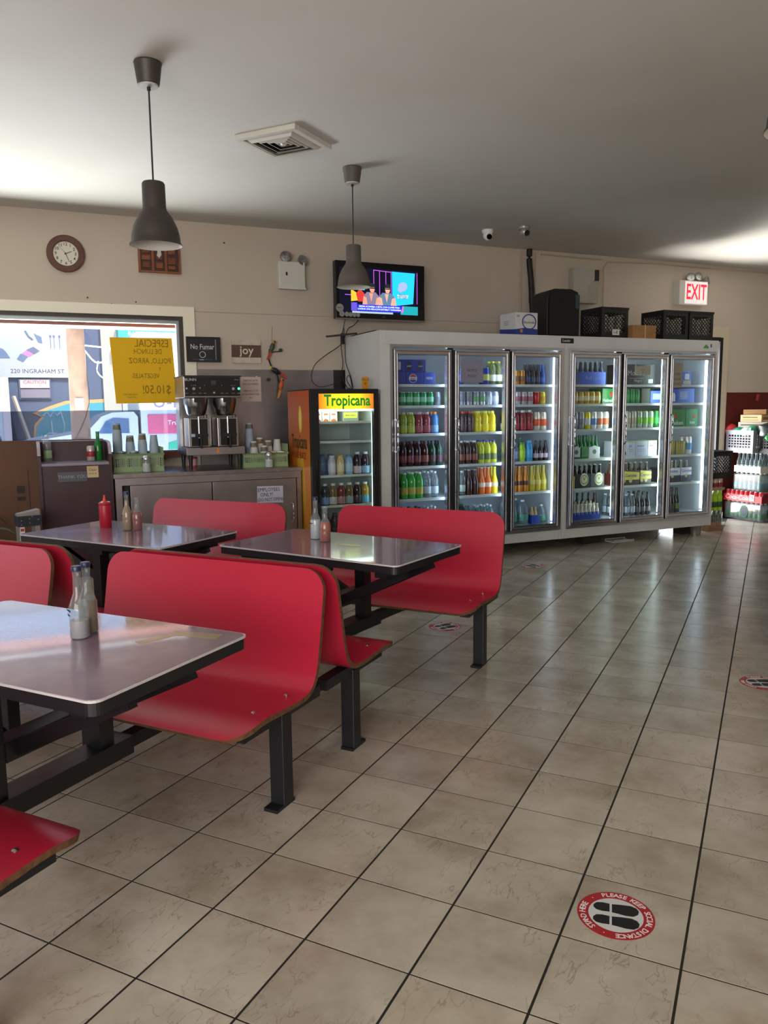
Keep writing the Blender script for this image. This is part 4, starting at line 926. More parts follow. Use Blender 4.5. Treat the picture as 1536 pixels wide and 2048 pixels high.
G().box(.0, BW + .012, -.01, .40, z_(1.028), z_(1.092)).build('base_tray', M_STEELD, cf, bevel=.003)
G().prism([(.243, z_(1.045)), (.268, z_(1.045)), (.262, z_(1.085)), (.250, z_(1.085))], -.013, -.0101).build('orange_sticker', mat('orange_sticker', '#d8802c', 0.6), cf)
for x, y in ((.035, .02), (BW - .03, .02), (.035, .36), (BW - .03, .36)): G().lathe([(.013, 0), (.020, z_(1.028))], 12, (x, y, 0)).build('leg', M_BLACK, cf, smooth=40)
tb = wthing('pink_tub', 'small pink and white tub under the coffee brewer', 'tub', 1.02, 4.16, .905)
G().lathe([(.034, 0), (.042, .09)], 18).build('tub_body', mat('pink_tub', '#d64a70', 0.5), tb, smooth=40)
G().lathe([(.0385, .02), (.0415, .075)], 18, cap=False).build('tub_label', mat('pale_tub_label', '#e3b8c2', 0.5), tb, smooth=40)

# green cup baskets
M_GRN = mat('sage_green_plastic', '#93a87c', 0.55)
def basket(t0, n0, w, d, h, label, tall):
    b = wthing('cup_basket', label, 'basket', t0, n0, .905, 'green plastic cup baskets')
    def side(nm, u0, u1, fixed, axis, hh):
        g = G(); th = .006
        def bx(a0, a1, z0, z1):
            if axis == 'x': g.box(a0, a1, fixed, fixed + th, z0, z1)
            else: g.box(fixed, fixed + th, a0, a1, z0, z1)
        bx(u0, u1, .012, .042); bx(u0, u1, hh - .035, hh)
        n = int((u1 - u0) / .0165); st_ = (u1 - u0) / n
        for i in range(n + 1):
            a = u0 + i * st_; w_ = .007 if i not in (0, n, n // 2, n // 4, 3 * n // 4) else .02
            bx(max(a - w_ / 2, u0), min(a + w_ / 2, u1), .042, hh - .035)
        for z in (.042 + (hh - .077) * j / 4 for j in range(1, 4)): bx(u0, u1, z - .0025, z + .0025)
        g.build(nm, M_GRN, b)
    side('front_panel', 0, w, 0, 'x', h); side('rear_panel', 0, w, d - .006, 'x', h)
    side('side_panel', 0, d, 0, 'y', h); side('side_panel', 0, d, w - .006, 'y', h + tall)
    G().box(0, w, 0, d, 0, .012).build('base', M_GRN, b)
    G().frame(-.006, w + .006, h - .012, h + .002, .012, -.006, .0).build('rim', M_GRN, b)
    return b
basket(.345, 3.93, .40, .30, .145, 'sage green plastic basket of cup stacks near the cherry cabinet', .05)
basket(1.395, 3.88, .40, .27, .120, 'sage green plastic basket of cups between coffee machine and juice fridge', .075)
def cups(t_, n_, z0, ncup, label, cup, printm, group, bump=.013, r0=.037, r1=.027, h=.105):
    o = wthing('cup_stack', label, 'cup', t_, n_, z0, group)
    for i in range(ncup):
        G().lathe([(r0, bump * i), (r0 + .0012, bump * i + .004), (r1 + (r0 - r1) * .0, bump * i + h)], 18).build('paper_cup', cup, o, smooth=40)
    zt = bump * (ncup - 1)
    G().lathe([(r0 - (r0 - r1) * .35 + .0008, zt + h * .35), (r1 + (r0 - r1) * .12 + .0008, zt + h * .88)], 18, cap=False).build('cup_print', printm, o, smooth=40)
    return o
M_CUPB = mat('pale_blue_cup', '#9fb0c0', 0.6); M_CUPW = mat('white_cup', '#cfcfcd', 0.6); M_PRG = mat('green_brown_print', '#5d6558', 0.6, noise=(30, '#8f8a70', 0.9)); M_PRB = mat('brown_print', '#6d5c48', 0.6, noise=(30, '#9a8a6a', 0.9))
gl_, gr_ = 'paper cups near the cherry cabinet', 'paper cups near the juice fridge'
cups(.400, 4.065, .918, 20, 'tall stack of blue paper cups in green basket near the cabinet', M_CUPB, M_PRG, gl_, .0145)
cups(.412, 3.982, .918, 5, 'short stack of patterned cups before the tall blue stack', M_CUPB, M_PRG, gl_)
cups(.500, 4.07, .918, 13, 'stack of blue paper cups with green print in green basket', M_CUPB, M_PRG, gl_, .0145)
cups(.512, 3.974, .918, 5, 'short stack of blue and green printed cups in the basket front', M_CUPB, M_PRG, gl_)
cups(.598, 4.07, .918, 14, 'stack of brown printed paper cups in green basket', M_CUPB, M_PRB, gl_, .0145)
cups(.690, 4.07, .918, 13, 'stack of plain pale blue paper cups at the basket end', M_CUPB, M_CUPB, gl_, .0145)
cups(1.50, 4.05, .918, 19, 'tall stack of pale cups next to the coffee brewer', M_CUPB, M_PRG, gr_, .0145)
cups(1.512, 3.955, .918, 9, 'stack of white cups with grey print in the juice fridge basket', M_CUPW, M_PRG, gr_)
cups(1.59, 4.05, .918, 11, 'stack of white cups behind the shorter front stack by the fridge', M_CUPW, M_PRB, gr_)
cups(1.602, 3.945, .918, 6, 'short stack of white cups at the basket front', M_CUPW, M_PRG, gr_)
cups(1.668, 4.05, .918, 9, 'stack of green printed white cups in the middle of the basket', M_CUPW, M_PRG, gr_)
cups(1.746, 4.038, .918, 9, 'stack of white cups at the tall end of the basket', M_CUPW, M_CUPW, gr_, .014)
for t_, n_, lb, gp in ((.604, 3.978, 'short pile of white cup lids near the cherry cabinet', gl_), (.692, 3.978, 'second pile of white cup lids at the basket end', gl_), (1.674, 3.940, 'small pile of white cup lids near the juice fridge', gr_), (1.748, 3.940, 'taller pile of white cup lids near the juice fridge', gr_)):
    o = wthing('lid_pile', lb, 'lids', t_, n_, .918, gp)
    for i in range(9): G().lathe([(.032, i * .013), (.036, i * .013 + .003), (.034, i * .013 + .010), (.030, i * .013 + .012)], 16).build('lid', M_PURE, o, smooth=40)
for t_, n_, lb in ((.595, 3.85, 'glass sugar shaker in front of the basket near the cabinet'), (1.602, 3.80, 'glass sugar shaker in front of the basket near the fridge')):
    o = wthing('sugar_shaker', lb, 'shaker', t_, n_, .905, 'sugar shakers')
    G().lathe([(.034, 0), (.037, .01), (.035, .06), (.037, .105), (.034, .11)], 16).build('glass_jar', M_CLEARB, o, smooth=40)
    G().lathe([(.032, .004), (.033, .02), (.031, .07)], 16).build('sugar', mat('white_sugar', '#e2dfd8', 0.8), o, smooth=40)
    G().lathe([(.037, .106), (.037, .118), (.026, .132), (.01, .137)], 16).build('lid', M_CHROME, o, smooth=40)

# juice fridge
jf = wthing('juice_fridge', 'black glass-door juice fridge with lit orange Tropicana header', 'fridge', 1.875, 3.46)
FW, FD, FH = .605, .64, 1.562
def orange_side():
    m = bpy.data.materials.new('orange_side_print'); m.use_nodes = True; N = m.node_tree.nodes; L = m.node_tree.links; b = N['Principled BSDF']
    tc = N.new('ShaderNodeTexCoord'); sp = N.new('ShaderNodeSeparateXYZ'); rp = N.new('ShaderNodeValToRGB'); L.new(tc.outputs['Object'], sp.inputs[0])
    mr = N.new('ShaderNodeMapRange'); mr.inputs['From Max'].default_value = 1.56; L.new(sp.outputs['Z'], mr.inputs['Value']); L.new(mr.outputs[0], rp.inputs[0])
    e = rp.color_ramp.elements; e[0].position = .3; e[0].color = (*lin('#d98a1c'), 1); e[1].position = .9; e[1].color = (*lin('#c25a26'), 1)
    L.new(rp.outputs[0], b.inputs['Base Color']); b.inputs['Roughness'].default_value = .4
    return m
sp_ = G().box(-.002, .018, .05, FD, .05, FH - .01).build('side_panel', orange_side(), jf)
M_SIDE = Matrix.Rotation(R(-90), 4, 'Z')               # writing that faces left
G(Matrix.Translation((-.002, .33, 0)) @ M_SIDE).prism(circle(.04, 1.31, .115, 20, .045), -.001, 0).build('juice_drop', mat('yellow_glow_print', '#e8c832', 0.5), sp_)
G(Matrix.Translation((-.002, .33, 0)) @ M_SIDE).prism(circle(.04, 1.31, .08, 20, .026), -.0016, -.001).build('juice_drop', mat('pale_yellow_print', '#f4e482', 0.5), sp_)
G(Matrix.Translation((-.003, .33, 0)) @ M_SIDE).text('Tropicana', .17, -.0, 0, 1.115, squash=.62, bold=.015).build('lettering', mat('dark_green_print', '#26381e', 0.5), sp_)
G(Matrix.Translation((-.003, .33, 0)) @ M_SIDE).text('PURE JUICE', .08, .0, 0, 1.0, squash=.9, bold=.015).build('lettering', mat('brown_print_side', '#7d3a1c', 0.5), sp_)
G(Matrix.Translation((-.002, .33, 0)) @ M_SIDE).prism([(-.06, .98), (.10, .98), (.16, .62), (.08, .5), (-.1, .55)], -.0012, 0).build('splash_print', mat('gold_splash', '#d8a432', 0.5), sp_)
G().box(FW - .018, FW, .05, FD, .05, FH - .01).build('side_panel', M_BLACK, jf)
G().box(0, FW, .05, FD, FH - .03, FH).build('top_panel', M_BLACK, jf)
G().box(.018, FW - .018, FD - .03, FD, .05, FH - .03).build('back_panel', mat('pale_fridge_liner', '#c3cdc8', 0.5), jf)
G().box(.018, .03, .05, FD - .03, .32, FH - .03).box(FW - .03, FW - .018, .05, FD - .03, .32, FH - .03).build('liner', mat('pale_fridge_liner', '#c3cdc8', 0.5), jf)
G().box(.018, FW - .018, .05, FD - .03, .05, .30).build('motor_bay', M_BLACK, jf)
g = G(); g.box(0, .068, 0, .05, .03, FH).box(FW - .042, FW, 0, .05, .03, FH).box(.068, FW - .042, 0, .05, FH - .04, FH).box(.068, FW - .042, 0, .05, .03, .33)
dr_ = g.build('door', M_BLACK, jf)
G().box(.068, FW - .042, .02, .026, .33, 1.395).build('pane', M_GLASS, dr_)
G().box(.030, .050, -.014, 0, .62, .98).build('door_handle', M_GLOSSB, dr_, bevel=.004)
def header_mat():
    m = bpy.data.materials.new('lit_header'); m.use_nodes = True; N = m.node_tree.nodes; L = m.node_tree.links; b = N['Principled BSDF']
    tc = N.new('ShaderNodeTexCoord'); sp = N.new('ShaderNodeSeparateXYZ'); L.new(tc.outputs['Object'], sp.inputs[0])
    mr = N.new('ShaderNodeMapRange'); mr.inputs['From Min'].default_value = .068; mr.inputs['From Max'].default_value = .563; L.new(sp.outputs['X'], mr.inputs['Value'])
    rp = N.new('ShaderNodeValToRGB'); L.new(mr.outputs[0], rp.inputs[0]); e = rp.color_ramp.elements
    e[0].position = 0; e[0].color = (*lin('#c8641c'), 1); e[1].position = 1; e[1].color = (*lin('#b8561c'), 1)
    for p_, c_ in ((.30, '#f2c81e'), (.5, '#f6e22a'), (.72, '#f0c41e')): x = e.new(p_); x.color = (*lin(c_), 1)
    L.new(rp.outputs[0], b.inputs['Base Color']); L.new(rp.outputs[0], b.inputs['Emission Color']); b.inputs['Emission Strength'].default_value = .75
    return m
hd = G().box(.068, FW - .042, .006, .03, 1.395, FH - .04).build('header', header_mat(), dr_)
G().text('Tropicana', .128, .325, .0055, 1.463, squash=.80, bold=.030).build('lettering', mat('tropic_green', '#1c8f2c', 0.5, emit='#1c8f2c', estr=.25), dr_)
for z in (1.285, 1.120, .830, .572): 
    G().box(.032, FW - .032, .07, .56, z - .006, z).box(.032, FW - .032, .06, .075, z - .012, z + .008).build('shelf', mat('white_wire_shelf', '#d5dcd8', 0.5), jf)
G().box(.036, FW - .036, .052, .066, 1.378, 1.392).build('light_tube', mat('fridge_tube', '#ffffff', 0.5, emit='#dffcf4', estr=9), jf)
G().box(FW - .040, FW - .031, .055, .065, .36, 1.36).build('light_tube', mat('fridge_tube2', '#ffffff', 0.5, emit='#dffcf4', estr=3), jf)
def jput(x, y, z, key, name, lb, cat, gp, sc_=1.0): return put(name, lb, cat, wf(1.875 + x, 3.46 + y, z), A, key, gp, sc_)
for i, x in enumerate((.105, .175, .245)):
    o = wthing('creamer_carton', 'white creamer carton with orange cup print in juice fridge', 'carton', 1.875 + x, 3.46 + .13, 1.286, 'creamer cartons')
    G().box(-.032, .032, 0, .064, 0, .085).prism([(-.032, .085), (.032, .085), (.030, .10), (-.030, .10)], .02, .044).build('box', mat('carton_white', '#e8e4da', 0.5), o)
    G().prism(circle(0, .002, .024, 12, .026, 0, 180), -.001, 0).box(-.018, .018, -.001, 0, .058, .072).build('orange_print', mat('carton_orange', '#cf6a35', 0.5), o)
o = wthing('butter_pack', 'clear pack with yellow label in juice fridge beside cartons', 'pack', 1.875 + .33, 3.46 + .14, 1.286)
G().box(0, .15, 0, .10, 0, .09).build('tray', clear_mat('clear_tub', '#c9d6d2', 0.35), o, bevel=.008)
G().box(.01, .135, -.002, 0, .03, .078).build('label', mat('yellow_pack_label', '#cfd04a', 0.5), o)
G().text('Bakery Blend', .018, .072, -.0025, .055).build('lettering', mat('dark_pack_ink', '#4a4a1e', 0.6), o)
j4 = [('#cfc8d8', '#e3dfe6', '#d9d5e0'), ('#e0c58a', '#efe0b4', '#d8b260'), ('#8fb8d8', '#b5cfe6', '#4f86c8'), ('#3a2030', '#c9b9b8', '#d9d9d9'), ('#3d2a38', '#8fb4d4', '#e0e0e0')]
for i, (bc, lc, cc) in enumerate(j4): jput(.22 + .078 * i, .13, .831, ('jar' if i < 3 else 'sport', bc, lc, cc, 0), 'juice_bottle', ['white shake bottle beside the yellow one in juice fridge', 'pale yellow shake bottle in the juice fridge', 'light blue shake bottle in the juice fridge', 'dark juice bottle with white label beside blue shake', 'dark juice bottle with blue label at the fridge shelf end'][i], 'bottle', 'bottles on the upper bottle shelf of the juice fridge', .98)
for i in range(3): jput(.10 + .075 * i, .25, .831, ('jar', '#5b86b8', '#6d94c4', '#3f6fb4', 0), 'juice_bottle', 'dim blue-capped bottle at the back of the juice fridge', 'bottle', 'bottles on the upper bottle shelf of the juice fridge')
j5 = [('#3a3a44', '#5f7f9c', '#e3e3e3'), ('#2c3444', '#6fa4d2', '#e6e6e6'), ('#8a6a3a', '#d9d4cc', '#e6e6e6'), ('#7a2a30', '#b88a8c', '#e6e6e6'), ('#6a5a30', '#8fa8a4', '#e6e6e6'), ('#3a2426', '#4a3a3a', '#c8c8c8'), ('#a98a3e', '#58a8c8', '#e6e6e6')]
for i, (bc, lc, cc) in enumerate(j5): jput(.078 + .0745 * i, .13, .5745, ('sport', bc, lc, cc, 0), 'juice_bottle', ['dark juice bottle with dull blue label', 'dark juice bottle with bright blue label', 'amber juice bottle with white label', 'red juice bottle with pink label', 'olive juice bottle with grey label', 'nearly black juice bottle', 'yellow juice bottle with turquoise label'][i] + ' on the lower fridge shelf', 'bottle', 'bottles on the lower bottle shelf of the juice fridge', .95)
for i in range(6): jput(.085 + .080 * i, .15, .303, ('sport', '#2a2428', '#3a4444' if i % 2 else '#4a2a24', '#5a3028', 0), 'juice_bottle', 'dark sports drink bottle at the bottom of the juice fridge', 'bottle', 'bottles at the bottom of the juice fridge', 1.0)
og = wthing('price_tag', 'orange price tag standing on top of the juice fridge', 'tag', 2.42, 3.60, FH)
G().box(-.03, .03, 0, .004, 0, .105).build('card', mat('orange_card', '#d8921c', 0.7), og)
G().text('HOLD', .026, 0, -.0005, .08).text('IT', .03, 0, -.0005, .045).build('lettering', mat('brown_ink', '#6a3c10', 0.7), og)

# black serving counter at the aisle edge
sv = thing('serving_counter', 'black serving counter along the aisle beside the footprint decal', 'counter', (2.025, 2.88, 0))
G().box(.03, .75, .03, 3.2, 0, .10).build('plinth', M_BLACK, sv)
G().box(0, .75, 0, 3.2, .10, 1.12).build('body', mat('black_counter_front', '#1b1a1b', 0.4), sv)
G().box(-.01, .80, -.01, 3.22, 1.12, 1.16).build('worktop', M_STEEL, sv, bevel=.004)
# ------------------------------------------------------------------ the glass-door coolers
CT0, CN0 = 2.536, 3.545
DOORS = [(2.656, 3.222), (3.258, 3.828), (3.858, 4.418), (4.540, 5.131), (5.165, 5.748), (5.768, 6.370)]
SH = [1.603, 1.414, 1.163, .867, .570]                 # shelf heights, the deck lies at .245
M_LINER = mat('white_cooler_liner', '#cdd4da', 0.5)
M_LED1 = mat('blue_white_led', '#ffffff', 0.5, emit='#cfe2ff', estr=8.0); M_LED2 = mat('white_led', '#ffffff', 0.5, emit='#e8fbf6', estr=9.0)
M_LED3 = mat('soft_led', '#ffffff', 0.5, emit='#dcecf6', estr=3.2)
M_GASK = mat('black_gasket', '#17181b', 0.6)
def cooler(t0, t1, doors, label, led, first):
    c = wthing('display_cooler', label, 'cooler', t0, CN0, 0, 'glass-door display coolers')
    W = t1 - t0; D = .83
    G().box(0, .035, .0, D, .10, 2.062).build('side_panel', M_WHITE, c)
    G().box(W - .035, W, .0, D, .10, 2.062).build('side_panel', M_WHITE, c)
    G().box(.035, W - .035, .06, D, 2.02, 2.062).build('top_panel', M_WHITE, c)
    G().box(.035, W - .035, D - .04, D, .10, 2.02).build('back_panel', M_LINER, c)
    G().box(.035, .042, .08, D - .04, .24, 2.0).box(W - .042, W - .035, .08, D - .04, .24, 2.0).build('liner', M_LINER, c)
    G().box(.035, W - .035, 0, .06, 1.945, 2.062).build('header', M_WHITE, c, bevel=.004)
    G().box(.035, W - .035, 0, .06, .10, .195).build('base_panel', M_WHITE, c, bevel=.004)
    G().box(.042, W - .042, .05, D - .04, .20, .243).build('deck', M_LINER, c)
    d0 = doors[0][0] - t0; d1 = doors[-1][1] - t0
    G().box(.035, d0 - .028, 0, .05, .195, 1.945).build('face_panel', M_WHITE, c)
    G().box(d1 + .028, W - .035, 0, .05, .195, 1.945).build('face_panel', M_WHITE, c)
    fr = G(); fr.box(d0 - .028, d0 - .006, -.012, .05, .195, 1.945).box(d1 + .006, d1 + .028, -.012, .05, .195, 1.945).box(d0 - .006, d1 + .006, -.012, .05, 1.922, 1.945).box(d0 - .006, d1 + .006, -.012, .05, .195, .212)
    fr.build('door_surround', M_CHROME, c)
    for a, b in zip(doors, doors[1:]): G().box(a[1] - t0 + .001, b[0] - t0 - .001, .008, .06, .212, 1.922).build('mullion', M_GASK, c)
    for k_, (a, b) in enumerate(doors):
        a -= t0; b -= t0
        g = G(); z0, z1 = .216, 1.906
        for x0, x1, q0, q1 in ((a, a + .042, z0, z1), (b - .042, b, z0, z1), (a + .042, b - .042, z1 - .050, z1), (a + .042, b - .042, z0, z0 + .052)): g.box(x0, x1, -.022, .03, q0, q1)
        dr = g.build('door', M_CHROME, c)
        g = G(); g.frame(a + .010, b - .010, z0 + .012, z1 - .012, .010, -.028, -.022); g.frame(a + .034, b - .034, z0 + .042, z1 - .042, .008, -.026, -.021); g.build('door_moulding', M_STEEL, dr)
        G().box(a + .042, b - .042, .0, .006, z0 + .052, z1 - .050).build('pane', M_GLASS, dr)
        G().tube(spline([(a + .020, -.022, 1.30), (a + .020, -.055, 1.28), (a + .020, -.058, 1.18), (a + .020, -.058, 1.10), (a + .020, -.055, 1.03), (a + .020, -.022, 1.01)], 4), .009, 8).build('door_handle', M_CHROME, dr, smooth=60)
        G().box(b + .004 if k_ < len(doors) - 1 else b - .02, b + .030 if k_ < len(doors) - 1 else b + .006, .064, .090, .28, 1.90).build('light_strip', led if k_ < len(doors) - 1 else M_LED3, c)
        w0, w1 = (a - .02 if k_ else .045), (b + .02 if k_ < len(doors) - 1 else W - .045)
        for z in SH:
            sh = G().box(w0, w1, .115, D - .06, z - .010, z).box(w0, w1, .105, .117, z - .020, z + .004).build('shelf', mat('white_wire_shelf', '#d5dcd8', 0.5), c)
    return c
COOL_A = cooler(CT0, 4.462, DOORS[:3], 'white three-door drinks cooler beside the juice fridge', M_LED1, True)
COOL_B = cooler(4.466, 6.436, DOORS[3:], 'white three-door beer cooler beside the exit doorway', M_LED2, False)
bd = G().box(4.418 - CT0, 4.565 - CT0, -.006, 0, 1.992, 2.040).build('brand_badge', M_BLACK, COOL_A, bevel=.004)
G().text('Leader', .034, 4.48 - CT0, -.0066, 2.016, shear=.2).build('lettering', M_PURE, bd)
G().prism([(6.22 - 4.466, 1.98), (6.30 - 4.466, 1.98), (6.29 - 4.466, 2.0), (6.26 - 4.466, 2.02), (6.235 - 4.466, 2.0)], -.002, 0).build('green_sticker', mat('green_sticker', '#4fa050', 0.6), COOL_B)
G().box(6.325 - 4.466, 6.335 - 4.466, -.004, 0, 1.99, 2.025).build('hook', M_BLACK, COOL_B)
G().box(-.004, 0, .05, .10, 1.40, 1.43).build('scuff', mat('brown_scuff', '#8a6a4c', 0.8), COOL_A)
for t_, n_, w_, lb in ((3.62, 3.63, .16, 'dark timber block under the drinks cooler end'), (4.82, 3.66, .22, 'dark timber block under the joint of the coolers'), (6.15, 3.68, .18, 'dark timber block under the beer cooler end'), (2.7, 3.7, .16, 'dark timber block under the cooler corner by the juice fridge')):
    tag(wplace(G().box(0, w_, 0, .12, 0, .10).build('timber_block', mat('dark_timber', '#2b2320', 0.8)), t_, n_), lb, 'block', 'timber blocks under the coolers')
o = wthing('plastic_tub', 'clear plastic tub catching drips under the beer cooler end', 'tub', 6.28, 3.60)
G().lathe([(.052, 0), (.064, .10), (.066, .102)], 18, cap=False).lathe([(.001, .002), (.052, .002)], 18, cap=False).build('tub_wall', clear_mat('cloudy_plastic', '#b5b5ac', 0.35), o, smooth=40)
o = wthing('drip_tray', 'shallow white tray on the floor under the coolers', 'tray', 5.15, 3.58)
G().box(0, .26, 0, .14, 0, .006).frame(0, .26, .0, .02, .004, 0, .004).frame(0, .26, .0, .02, .004, .136, .14).build('tray', M_PURE, o)

# ---- stock
DN = ['cooler door beside the juice fridge', 'second door from the juice fridge', 'third door from the juice fridge', 'fourth door from the juice fridge', 'fifth door from the juice fridge', 'last cooler door by the exit']
SN = ['top', 'second', 'third', 'fourth', 'fifth', 'bottom']
SHIFT = [.075, .085, .10, .115, .135, .15]
def zsh(s): return SH[s] + .001 if s < 5 else .244
NAMES = {'can': ('drink_can', 'can'), 'tall': ('tall_can', 'can'), 'wide': ('wide_can', 'can')}
def row(d, s, items, x=None, rows=2, scale=1.0, n0=.150):
    """items: (count, key, describing words[, scale]) laid left to right on shelf s behind door d"""
    x = DOORS[d][0] + SHIFT[d] - .005 if x is None else x
    for it in items:
        cnt, key, words = it[:3]; scl = it[3] if len(it) > 3 else scale
        nm, cat = NAMES.get(key[0], ('drink_bottle', 'bottle'))
        r = max(q[0] for q in bottle_geo(key[0])[0]) * scl + .0026
        lb = '%s, %s shelf, %s' % (words, SN[s], DN[d])
        gp = '%s on %s shelf of %s' % (words, SN[s], DN[d])
        for i in range(cnt):
            for k_ in range(rows):
                put(nm, lb, cat, wf(x + r + 2 * r * i + (k_ % 2) * .006, CN0 + n0 + r + k_ * 2.05 * r, zsh(s)), A, key, gp, scl)
        x += cnt * 2 * r + .003
    return x
def carton(t_, n_, z, w, d, h, col, label, group=None, marks=(), name='drink_carton', cat='carton'):
    """a printed carton; marks: list of callables that draw on the front face"""
    o = wthing(name, label, cat, t_, n_, z, group)
    G().box(0, w, 0, d, 0, h).build('box', mat('carton_' + str(col)[1:], col, 0.45), o, bevel=.003)
    for nm, g, m in marks: g.build(nm, m, o)
    return o
M_WP = mat('white_carton_print', '#dcdfe2', 0.5); M_RP = mat('red_carton_print', '#c02830', 0.5); M_BP = mat('blue_carton_print', '#1c3f9c', 0.5); M_YP = mat('yellow_carton_print', '#d8c23a', 0.5); M_KP = mat('black_carton_print', '#17181c', 0.5)
def round_logo(x, z, r):
    return [('logo_disc', G().prism(circle(x, z, r, 20), -.0012, 0), M_WP), ('logo_top', G().prism(circle(x, z, r * .9, 14, None, 20, 160), -.0018, -.0012), M_RP), ('logo_base', G().prism(circle(x, z, r * .9, 14, None, 200, 340), -.0018, -.0012), M_BP)]
CB = '#2a3f9e'
def dl(d, s, words): return '%s, %s shelf, %s' % (words, SN[s], DN[d])
# door 1
t0 = DOORS[0][0] + SHIFT[0]; z = zsh(0)
row(0, 0, [(1, ('can', '#b8303a', '#d8d0d0', '#b9b9b9', 0), 'red cola can before the blue cartons')], x=t0 - .028, rows=1)
carton(t0 + .045, 3.70, z, .085, .26, .112, '#33479f', dl(0, 0, 'short blue cola carton beside the red can'))
carton(t0 + .133, 3.695, z, .165, .26, .112, CB, dl(0, 0, 'blue cola carton with large round logo'), None, round_logo(.060, .056, .040) + [('lettering', G().text('pepsi', .026, .060, -.002, .056, bold=.01), M_KP)])
carton(t0 + .305, 3.70, z, .115, .26, .112, '#3448a4', dl(0, 0, 'blue cola carton with white side writing'), None, [('lettering', G().text('PEPSI', .030, .055, -.001, .056), M_WP)])
for i, (x, w_, c_) in enumerate(((.0, .11, '#2438a0'), (.113, .11, '#1e2f94'), (.226, .11, '#1c2a80'))):
    carton(t0 + x, 3.72, z + .113, w_, .24, .11, c_, dl(0, 0, ['upper blue cola carton with printed panel', 'upper blue cola carton with dark oval', 'upper navy cola carton at the pile end'][i]), None, [('oval', G().prism(circle(w_ * .5, .055, .042, 16, .024), -.0012, 0), mat('dark_oval', '#20203a', 0.5)), ('lettering', G().text('pepsi', .022, w_ * .5, -.0018, .055), M_WP)] if i else [('print', G().box(.045, .085, -.001, 0, .02, .09), M_WP)])
row(0, 1, [(6, ('can', '#2f9a62', '#8fd0ae', '#a9c4b6', 0), 'green ginger ale can'), (1, ('can', '#8a9098', '#6b6f78', '#a8a8a8', 0), 'grey soda can')])
row(0, 2, [(3, ('sport', '#9aac34', '#b9c452', '#cfd6a0', 0), 'yellow-green sports drink bottle'), (2, ('sport', '#8f3440', '#a85660', '#c9b5b8', 0), 'red sports drink bottle'), (1, ('sport', '#3f7cc0', '#7faad6', '#e0882c', 0), 'blue sports drink with orange cap')], scale=.98)
row(0, 3, [(4, ('pet', '#3a2024', '#7d3a44', '#5a2a30', 0), 'dark cola bottle with red label'), (1, ('pet', '#4a1f1e', '#8a4a3a', '#3a2a2a', 0), 'reddish brown cola bottle'), (2, ('pet', '#25412f', '#4f2a36', '#2a2a36', 0), 'dark green soda bottle')], scale=1.03)
row(0, 4, [(1, ('pet', '#2c2444', '#3a2f5a', '#c8c8d0', 0), 'dark purple soda bottle'), (3, ('pet', '#4aae4a', '#b8b24a', '#d9e6d5', 0), 'green citrus soda with yellow label'), (2, ('pet', '#dfe6ea', '#b8c4cc', '#e0e6ea', 2), 'clear water bottle')], scale=1.10)
row(0, 5, [(4, ('pet', '#2a1c20', '#4a2026', '#2a2a2a', 0), 'dark cola bottle in shadow'), (2, ('pet', '#c9d2d4', '#8f9a9c', '#a8b0b4', 2), 'clear water bottle in shadow')], scale=1.10)  # darker copies of the bottles above, shade put into their colours
# door 2
x = row(1, 0, [(2, ('tall', '#3a55a8', '#7f95cc', '#9aa8c8', 0), 'blue energy can beside the pink notice')], rows=2, scale=.90)
x = row(1, 0, [(1, ('tall', '#28359a', '#c8c85a', '#9aa8c8', 0), 'dark blue can with yellow leaf print'), (2, ('pet', '#cfd9a0', '#dfe6da', '#d8dc2c', 2), 'clear bottle with yellow cap')], x=x + .20)
row(1, 1, [(1, ('can', '#5fae6a', '#cfd8d4', '#a8b4b0', 0), 'green can at the silver row start'), (2, ('wide', '#9a9ca8', '#8a8a96', '#b8b8bc', 0), 'wide silver tin', .66), (2, ('wide', '#a8b0b8', '#6fae7a', '#b8b8bc', 0), 'wide silver tin with green leaf', .66), (2, ('wide', '#b0b8cc', '#c8ced8', '#b8b8bc', 0), 'wide pale blue tin', .66)])
row(1, 2, [(1, ('sport', '#37496a', '#4f76b8', '#c05a30', 0), 'dark blue sports drink with orange cap'), (2, ('sport', '#4a3438', '#5a4040', '#c8402c', 0), 'brown sports drink with white letter'), (3, ('sport', '#e8d21c', '#f0dc2c', '#efe86a', 0), 'bright yellow sports drink')], scale=.99)
row(1, 3, [(4, ('pet', '#4a3028', '#8a5040', '#dfe0e4', 0), 'brown iced tea with white cap'), (3, ('pet', '#c8cc3a', '#6f7a4a', '#5a4ab0', 0), 'yellow-green drink with purple cap')], scale=.98)
row(1, 4, [(2, ('pet', '#dfe8e6', '#b8c9b4', '#e2e8ea', 2), 'clear water bottle with pale green label'), (2, ('longneck', '#4a2a22', None, '#c9c0b4', 0), 'brown root beer bottle'), (2, ('fruit', '#e8762a', '#f0d8c4', '#e0d0b8', 0), 'orange fruit soda bottle'), (1, ('fruit', '#e8dc2a', '#e8e4c0', '#e8e020', 0), 'yellow fruit soda bottle')], scale=1.05)
row(1, 5, [(2, ('jug', '#9fb0b0', '#40484a', '#3a6a4a', 2), 'clear water jug in shadow', .85), (3, ('pet', '#b8c6c8', '#23282a', '#c8d0d4', 2), 'clear water bottle with black label')], scale=1.0)  # jugs get darkened colours, the shade of the bottom shelf painted in
